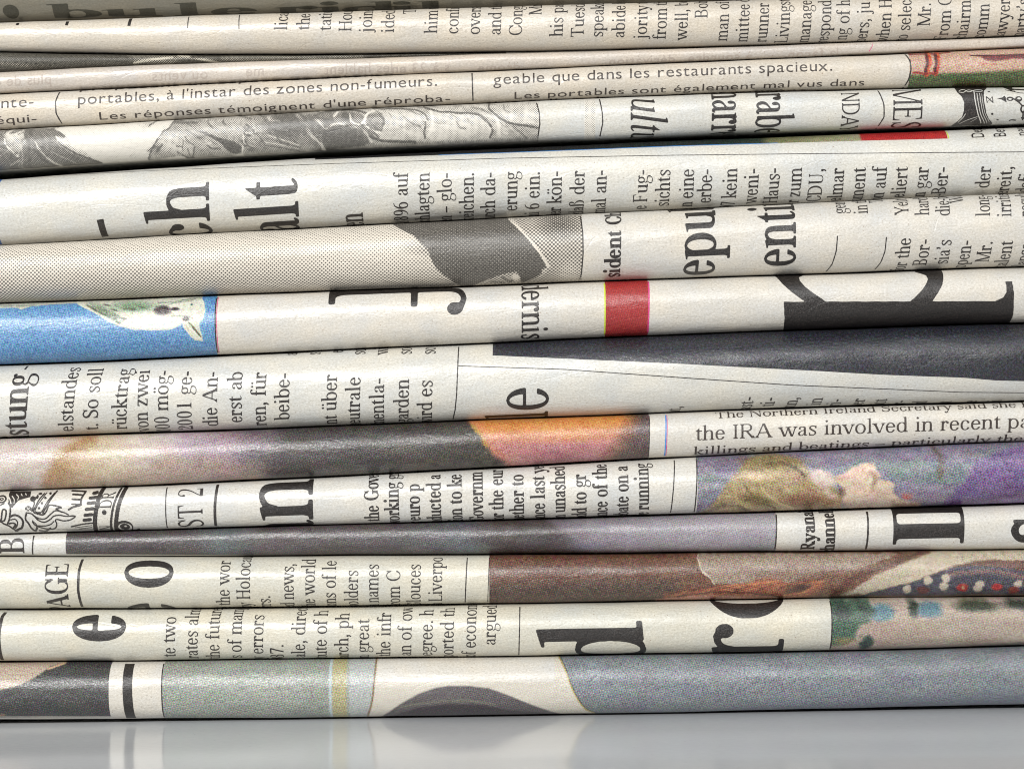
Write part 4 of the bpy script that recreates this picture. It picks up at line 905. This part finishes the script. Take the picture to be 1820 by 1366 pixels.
# ---- 11
def f(P):
    P.C[:] = 172; P.wk = .72; P.T(0, 180, 3.792)
    P.poly([(450, 120), (1185, 120), (1185, 140), (1160, 190), (1120, 215), (1090, 250), (1050, 320), (1000, 410), (690, 425), (560, 340), (460, 270), (400, 190)], 212, 30); P.ell(800, 270, 260, 60, 232, 90, .8); P.ell(1000, 170, 30, 40, 180, 40, .6)
    P.poly([(-300, 200), (60, 240), (70, 300), (150, 400), (130, 480), (-300, 500)], 104, 20); P.ell(120, 240, 60, 42, 206, 30); P.line([(55, 270), (70, 310), (150, 385)], 14, 226, 8); P.line([(0, 330), (60, 400), (100, 470)], 12, 60, 14)
    P.poly([(180, 200), (300, 195), (460, 240), (470, 262), (400, 250), (410, 300), (480, 350), (560, 385), (690, 415), (600, 430), (300, 460), (140, 470), (160, 370), (200, 290)], 112, 12)
    P.line([(225, 210), (235, 240)], 22, 60, 16); P.line([(330, 200), (400, 215), (455, 255)], 16, 56, 12); P.line([(400, 250), (440, 280), (520, 320), (600, 380)], 8, 220, 8); P.line([(265, 290), (300, 350), (380, 420), (450, 450)], 16, 198, 10); P.line([(420, 292), (500, 345), (600, 390), (690, 417)], 11, 48, 8)
    P.line([(275, 350), (300, 395), (390, 445)], 14, 52, 10); P.line([(170, 310), (180, 380), (160, 460)], 12, 178, 10); P.line([(220, 270), (230, 360), (210, 450)], 14, 70, 14); P.line([(340, 330), (420, 380), (520, 420)], 8, 180, 10)
    P.poly([(1180, 130), (1820, 100), (1820, 400), (1000, 405), (1050, 320), (1090, 250), (1120, 225), (1165, 190)], 160, 8)
    P.ell(1200, 300, 110, 60, 186, 50, .8); P.line([(1188, 130), (1160, 195), (1120, 218), (1090, 255), (1050, 325), (1000, 405)], 9, 60, 7); P.line([(1190, 152), (1340, 160)], 20, 78, 16, .9)
    P.poly([(1340, 212), (1400, 222), (1500, 262), (1580, 280), (1645, 315), (1640, 345), (1600, 360), (1560, 350), (1520, 310), (1470, 270), (1400, 240)], 40, 7)
    P.line([(1250, 270), (1252, 345)], 6, 80, 6); P.line([(1330, 320), (1310, 370), (1270, 380), (1210, 350)], 8, 76, 8); P.line([(1280, 330), (1290, 370)], 6, 90, 6); P.poly([(1080, 395), (1210, 375), (1290, 385), (1100, 410)], 222, 6)
    P.line([(1655, 240), (1650, 320), (1640, 360), (1570, 372)], 9, 226, 6); P.line([(1660, 270), (1700, 320), (1820, 340)], 9, 66, 8); P.line([(1690, 190), (1660, 230), (1700, 250)], 12, 70, 8)
    P.T(480, 170, 3.792)
    P.poly([(-90, 100), (220, 120), (330, 380), (-90, 400)], 146, 20); P.ell(120, 215, 110, 75, 96, 30); P.ell(130, 180, 80, 40, 66, 24, .9); P.line([(0, 150), (20, 180), (80, 185)], 16, 214, 10)
    for k in range(5): P.line([(-10-k*6, 250+k*24), (80, 290+k*18), (200, 330+k*12)], 6, 210 if k % 2 else 80, 6)
    P.poly([(200, 150), (480, 110), (700, 140), (700, 330), (330, 380), (240, 280)], 128, 14)
    P.poly([(380, 175), (420, 220), (470, 232), (560, 240), (640, 295), (640, 340), (370, 370), (365, 290), (350, 220)], 52, 12); P.ell(530, 320, 100, 24, 40, 20)
    P.line([(190, 145), (240, 200), (280, 270), (340, 320), (370, 375)], 34, 208, 14); P.line([(230, 150), (270, 190), (310, 205)], 10, 60, 8); P.line([(290, 205), (300, 260), (350, 320)], 9, 70, 7); P.line([(320, 170), (380, 235), (430, 215), (520, 205), (640, 255), (690, 320)], 26, 214, 12)
    P.line([(440, 150), (475, 112), (530, 130), (560, 190), (610, 212), (640, 190)], 22, 212, 10); P.ell(512, 155, 24, 30, 44, 12); P.ell(400, 190, 34, 18, 60, 12); P.line([(310, 150), (380, 118), (560, 105), (650, 130)], 18, 70, 10)
    P.ell(730, 190, 50, 62, 140, 14); P.line([(720, 110), (660, 140), (648, 200), (690, 250), (750, 265)], 20, 220, 10); P.line([(700, 150), (690, 200), (750, 250), (770, 200)], 8, 90, 8)
    P.poly([(790, 100), (980, 100), (1040, 120), (1065, 180), (1045, 300), (800, 330), (690, 300), (760, 270), (790, 200)], 182, 12)
    P.poly([(1070, 90), (1380, 140), (1460, 190), (1500, 250), (1470, 300), (1070, 320)], 186, 12); P.poly([(1490, 60), (1850, 40), (1850, 220), (1620, 200)], 180, 12)
    P.ell(1250, 240, 120, 30, 206, 50, .6); P.line([(700, 98), (900, 101), (1000, 115), (1050, 140), (1068, 180)], 12, 56, 8); P.line([(1052, 195), (1045, 260), (1050, 300)], 13, 52, 8); P.line([(680, 285), (720, 302), (800, 318), (980, 322)], 18, 56, 10)
    P.line([(1040, 85), (1110, 115), (1250, 130), (1400, 142), (1460, 185), (1498, 240), (1480, 290)], 15, 58, 9); P.line([(1085, 120), (1100, 190), (1075, 280)], 22, 218, 14); P.line([(1505, 130), (1540, 200), (1545, 280)], 26, 216, 14); P.line([(1480, 60), (1475, 100), (1530, 155), (1620, 200), (1810, 232)], 15, 52, 9); P.line([(1560, 130), (1640, 180), (1810, 205)], 10, 206, 10, .8)
    r = np.random.default_rng(12); P.T(0, 0, 1); P.wk = 1
    for q in range(150):                              # engraved modelling strokes
        x = r.choice([r.uniform(-20, 120), r.uniform(275, 480), r.uniform(440, 700), r.uniform(440, 700), r.uniform(700, 950)]); y = 262-x*.062+r.uniform(-34, 34)
        a = r.uniform(.1, 1.3)*(1 if x > 300 else -1); l = r.uniform(5, 15)*(1.5 if x > 700 else 1); d = r.choice([46, 60, 205, 96]) if x < 700 else r.choice([110, 205, 150])
        P.line([(x-l*math.cos(a), y-l*math.sin(a)*.6), (x+r.uniform(-3, 3), y+r.uniform(-3, 3)), (x+l*math.cos(a), y+l*math.sin(a)*.6)], r.uniform(1, 3.2), d, 2.6, .62)
    P.ell(30, 275, 60, 22, 70, 40, .15); P.ell(525, 225, 42, 20, 58, 22, .55); P.ell(610, 245, 44, 18, 50, 20, .45)
    P.noise(14, 8, 12, 2); P.noise(4, 3, 12, 5); P.C = np.minimum(130+(P.C-132)*1.12-14, 206)
picture(N[11], -60, 957, f, 4.1, 'tone', res=1.4, warp=1.3, label='grey halftone picture of carved statues'); strip(N[11], [(952, float(N[11].ends(955)[0])), (958, 205), (959, 225), (955, float(N[11].ends(955)[1]))], 2.2, M['ink'])
def f(P): P.C[:] = 182
picture(N[11], 1038, 1057, f, 4.1, 'tone', name='tint_patch')
strip(N[11], [(1064, float(N[11].ends(1064)[0])), (1069, 205), (1070, 222), (1065, float(N[11].ends(1064)[1]))], 2.2, M['ink']); strip(N[11], [(1556, float(N[11].ends(1556)[0])), (1565, 190), (1566, 212), (1557, float(N[11].ends(1556)[1]))], 2.2, M['ink'])
column(11, 'headline', [('ultu', 1119, 211, dict(at=650))], 94, 'inkbig', w=96, t=34, hs=.66, o='dn', slant=.26)
column(11, 'headline', [('narre', 1262, 191, dict(at=725))], 97, 'inkbig', w=118, t=38, hs=.57, o='dn'); column(11, 'headline', [('arabe', 1340, 194, dict(at=1040))], 97, 'inkbig', w=118, t=38, hs=.57, o='dn'); column(11, 'headline', [('NDAY', 1491, 199, dict(at=1085))], 47, w=70, t=34, hs=.68, o='dn'); column(11, 'headline', [('MES', 1582, 207, dict(at=1150))], 77, w=84, t=34, hs=.62, o='dn')
def f(P):
    P.T(1600, 80, 8.27); I, W = 1, 0
    P.poly([(762, 600), (1300, 600), (1190, 700), (1170, 780), (1175, 880), (1210, 1030), (1260, 1110), (1330, 1160), (1330, 1220), (700, 1220), (800, 1150), (860, 1090), (880, 1000), (880, 880), (850, 800), (790, 730), (775, 680)], I, 3)
    P.line([(1035, 720), (1042, 860), (1090, 1040), (1160, 1160)], 15, W, 3); P.line([(1075, 745), (1082, 860), (1128, 1040), (1215, 1165)], 11, W, 3); P.line([(1112, 745), (1122, 870), (1165, 1040), (1250, 1160)], 9, W, 3); P.line([(1145, 750), (1150, 870), (1195, 1040), (1280, 1150)], 7, W, 3)
    P.line([(820, 710), (850, 690), (900, 685), (960, 722), (1060, 690), (1150, 690), (1150, 712), (1060, 712), (960, 690), (880, 730), (820, 725)], 11, W, 3); P.line([(905, 1045), (880, 1090), (820, 1155)], 12, W, 3); P.line([(1085, 1082), (950, 1125), (850, 1170)], 9, W, 3); P.line([(1085, 1105), (1000, 1150)], 7, W, 3)
    P.poly([(1180, 720), (1230, 672), (1400, 665), (1600, 735), (1960, 760), (1960, 1160), (1330, 1155), (1250, 1090), (1195, 950), (1172, 840)], W, 3)
    P.line([(1205, 800), (1215, 888)], 13, I, 3); P.line([(1290, 792), (1302, 885)], 13, I, 3); P.line([(1212, 802), (1296, 880)], 16, I, 3); P.line([(1212, 884), (1292, 800)], 6, I, 3)
    P.ell(1255, 718, 20, 8, I, 3); P.ell(1300, 1043, 18, 15, I, 3); P.ell(1392, 1120, 18, 7, I, 3); P.line([(1570, 1130), (1600, 1120), (1660, 1125)], 14, I, 3); P.ell(1812, 1112, 14, 6, I, 3)
    P.poly([(1358, 826), (1440, 810), (1470, 782), (1490, 810), (1500, 884), (1455, 858), (1420, 838)], I, 3); P.ell(1550, 830, 52, 32, I, 3); P.ell(1550, 832, 26, 14, W, 3); P.ell(1675, 832, 52, 40, I, 3); P.ell(1680, 824, 26, 16, W, 3)
    P.line([(1600, 828), (1650, 860), (1700, 900), (1735, 940)], 22, I, 3); P.ell(1745, 975, 44, 56, I, 3); P.ell(1742, 972, 16, 34, W, 3); P.line([(1750, 1030), (1760, 1110)], 24, I, 3); P.poly([(1725, 1085), (1795, 1085), (1762, 1130)], I, 3)
    P.line([(1500, 690), (1600, 715), (1700, 740), (1900, 752)], 10, I, 3, smooth=False); P.line([(1590, 665), (1640, 722)], 9, I, 3); P.line([(1620, 678), (1900, 700)], 22, I, 3); P.poly([(1480, 640), (1620, 640), (1600, 720)], I, 3)
drawing(N[11], 1690, 1830, f, name='clock_drawing', res=.62)

# ---- 12
S = dict(font='sans', o='h', step=15)
column(12, 'text_column', [('proposent un espace de détente', 142, 164, dict(fit=560, vs=.8)), ("portables, à l'instar des zones non-fumeurs.", 142, 189.5, dict(fit=638)), ('Les réponses témoignent d\'une réproba-', 178, 215, dict(fit=625, vs=.8)), ('tion assez nette dans les transports', 178, 228, dict(fit=600, ds=14))], 33, 'grey_ink', tilt=.0, **S)
column(12, 'text_column', [('ne serait de toute façon pas envisa-', 1080, 116, dict(fit=450, vs=.8)), ('geable que dans les restaurants spacieux.', 877, 154, dict(fit=601)), ('Les portables sont également mal vus dans', 912, 177.5, dict(fit=624, vs=.8)), ('les salles de concert et musées', 877, 190, dict(fit=560, ds=14))], 33, 'grey_ink', **S)
column(12, 'text_column', [('ante-', -10, 197, dict(fit=78)), ('équi-', -4, 223, dict(fit=76, vs=.8))], 33, 'grey_ink', **S)
strip(N[12], [(110, float(N[12].ends(110)[0])), (104, 185), (105, 205), (114, float(N[12].ends(114)[1]))], 2.3, M['ink']); strip(N[12], [(839, float(N[12].ends(840)[0])), (840, 150), (841, float(N[12].ends(840)[1]))], 2.3, M['ink'])
def f(P):
    P.C[:] = (206, 170, 146); P.T(1600, 80, 8.27)
    P.poly([(0, 480), (300, 470), (540, 455), (1000, 440), (1400, 420), (2300, 380), (2300, 700), (0, 700)], (92, 104, 60), 50); P.ell(800, 500, 400, 30, (74, 98, 56), 60, .6); P.ell(1100, 590, 260, 22, (150, 122, 92), 40, .6)
    P.line([(80, 160), (500, 150), (700, 130)], 22, (116, 36, 34), 20, .9); P.line([(385, 160), (385, 290), (355, 400), (345, 460)], 74, (214, 96, 44), 24); P.line([(358, 160), (360, 290), (332, 400), (325, 455)], 46, (92, 22, 26), 18)
    P.line([(508, 160), (508, 290), (485, 400), (478, 455)], 70, (208, 86, 40), 24); P.line([(488, 160), (486, 300), (462, 455)], 40, (88, 20, 26), 18); P.line([(150, 440), (330, 452), (490, 452)], 30, (160, 50, 40), 20)
    P.poly([(975, 172), (1080, 182), (1400, 178), (2300, 150), (2300, 235), (1620, 236), (1480, 262), (1340, 275), (1220, 262), (1150, 212)], (124, 48, 48), 26); P.line([(1000, 182), (1300, 186), (2000, 178)], 16, (62, 36, 34), 14); P.line([(1110, 300), (1350, 322)], 16, (214, 100, 96), 30, .7); P.noise(3.2, 2.6, 14, 4)
picture(N[12], 1612, 1900, f, 3.3, 'colour', warp=.8, res=1.3); strip(N[12], [(1605, float(N[12].ends(1610)[0])), (1613, 112), (1614.5, 128), (1611, 145), (1605, float(N[12].ends(1610)[1]))], 2.6, M['ink'])

# ---- 13
column(13, 'show_through_text', [('plus de ch', 96, 151), ('ou vents', 372, 141.5), ('me', 472, 136), ('les hablent', 700, 129.5), ("s à 23 en", 800, 127), ('drome', 925, 123.5), ('dérivation', 1200, 112), ('à sourdre', 1335, 105.5), ('la façon', 1490, 100)], 31, 'faint', font='sans', o='h', step=15, mirror=True, hs=1.0)
strip(N[13], [(1548, 74), (1549, 84), (1543, 93)], 1.1, M['magenta'], 'ink_scratch')
# ---- 14
def f(P):
    P.C[:] = 24; P.T(0, 0, 2.935); P.line([(0, 330), (150, 350)], 30, 90, 30); P.poly([(640, 285), (800, 280), (1000, 290), (900, 340), (740, 335)], 120, 26); P.line([(700, 330), (760, 318), (900, 300)], 12, 205, 10); P.line([(930, 290), (1060, 312), (1160, 330)], 16, 190, 12); P.line([(1000, 300), (1100, 300)], 12, 60, 10); P.poly([(1150, 270), (1900, 270), (1900, 350), (1150, 340)], 110, 20); P.noise(16, 4, 14, 3)
picture(N[14], -60, 900, f, 4.4, 'tone_deep', res=1.4, label='dark dotted picture showing through the gap')
# ---- 15
column(15, 'text_column', [(s, x, y, dict(tilt=1+x/900)) for s, x, y in (('lical', 514, 60), ('the un', 553, 60), ('tatives', 591, 61), ('House', 627, 62), ('joined', 663, 63), ('ided the', 702, 64), ('The', 740, 30), ('him to', 778, 65), ('confir', 815, 66), ('overse', 853, 67), ('and the', 890, 68), ('Congr', 927, 69), ('Mr. F', 962, 33), ('his past', 999, 70), ('Tuesda', 1036, 71),
  ('speaker', 1070, 71), ('abide by', 1108, 72), ('jority th', 1147, 73), ('from th', 1181, 74), ('well, bu', 1218, 75), ('Bob L', 1254, 39), ('man of t', 1290, 76), ('mittee d', 1326, 77), ('runner', 1360, 77), ('Livingst', 1397, 77), ('manage', 1435, 76), ('respond', 1469, 77), ('ng of ho', 1502, 73), ('bers, ju', 1537, 75), ('when H', 1575, 76), ('to select', 1610, 76), ('Mr. H', 1646, 52), ('From C', 1680, 74), ('chairma', 1714, 70), ('comm', 1747, 70), ('lawyer', 1783, 70), ("party's", 1817, 68))], 34, w=76, t=27, hs=.86, step=20)
strip(N[15], [(338.5, 30), (338, 55)], 1.7, M['ink']); strip(N[15], [(428, 27), (429, 58)], 1.7, M['ink'])
for pts in ([(-40, 38), (40, 36.5)], [(122, 35), (238, 33)]): strip(N[15], pts, 4, M['inkbig'], 'headline_serif')
for x, a, b in ((37, 36, 48.5), (125, 34, 49.5), (236, 32, 51)): strip(N[15], [(x, a), (x-2, b)], 5.4, M['inkbig'], 'headline_serif')
# ---- 16
column(16, 'headline', [(s, x, 24-x/60, dict(ds=24)) for s, x in (('b', 90), ('u', 184), ('l', 312), ('e', 374), ('r', 488), ('i', 562), ('d', 606), ('i', 690), ('l', 740))], 190, 'olive_ink', o='h', w=150, t=46, hs=.98, vs=.29)
def f(P): P.T(0, 0, 1); P.ell(24, 24, 14, 10, 1, 1)
drawing(N[16], 5, 45, f, 'olive_ink', 'headline_dot', 1)
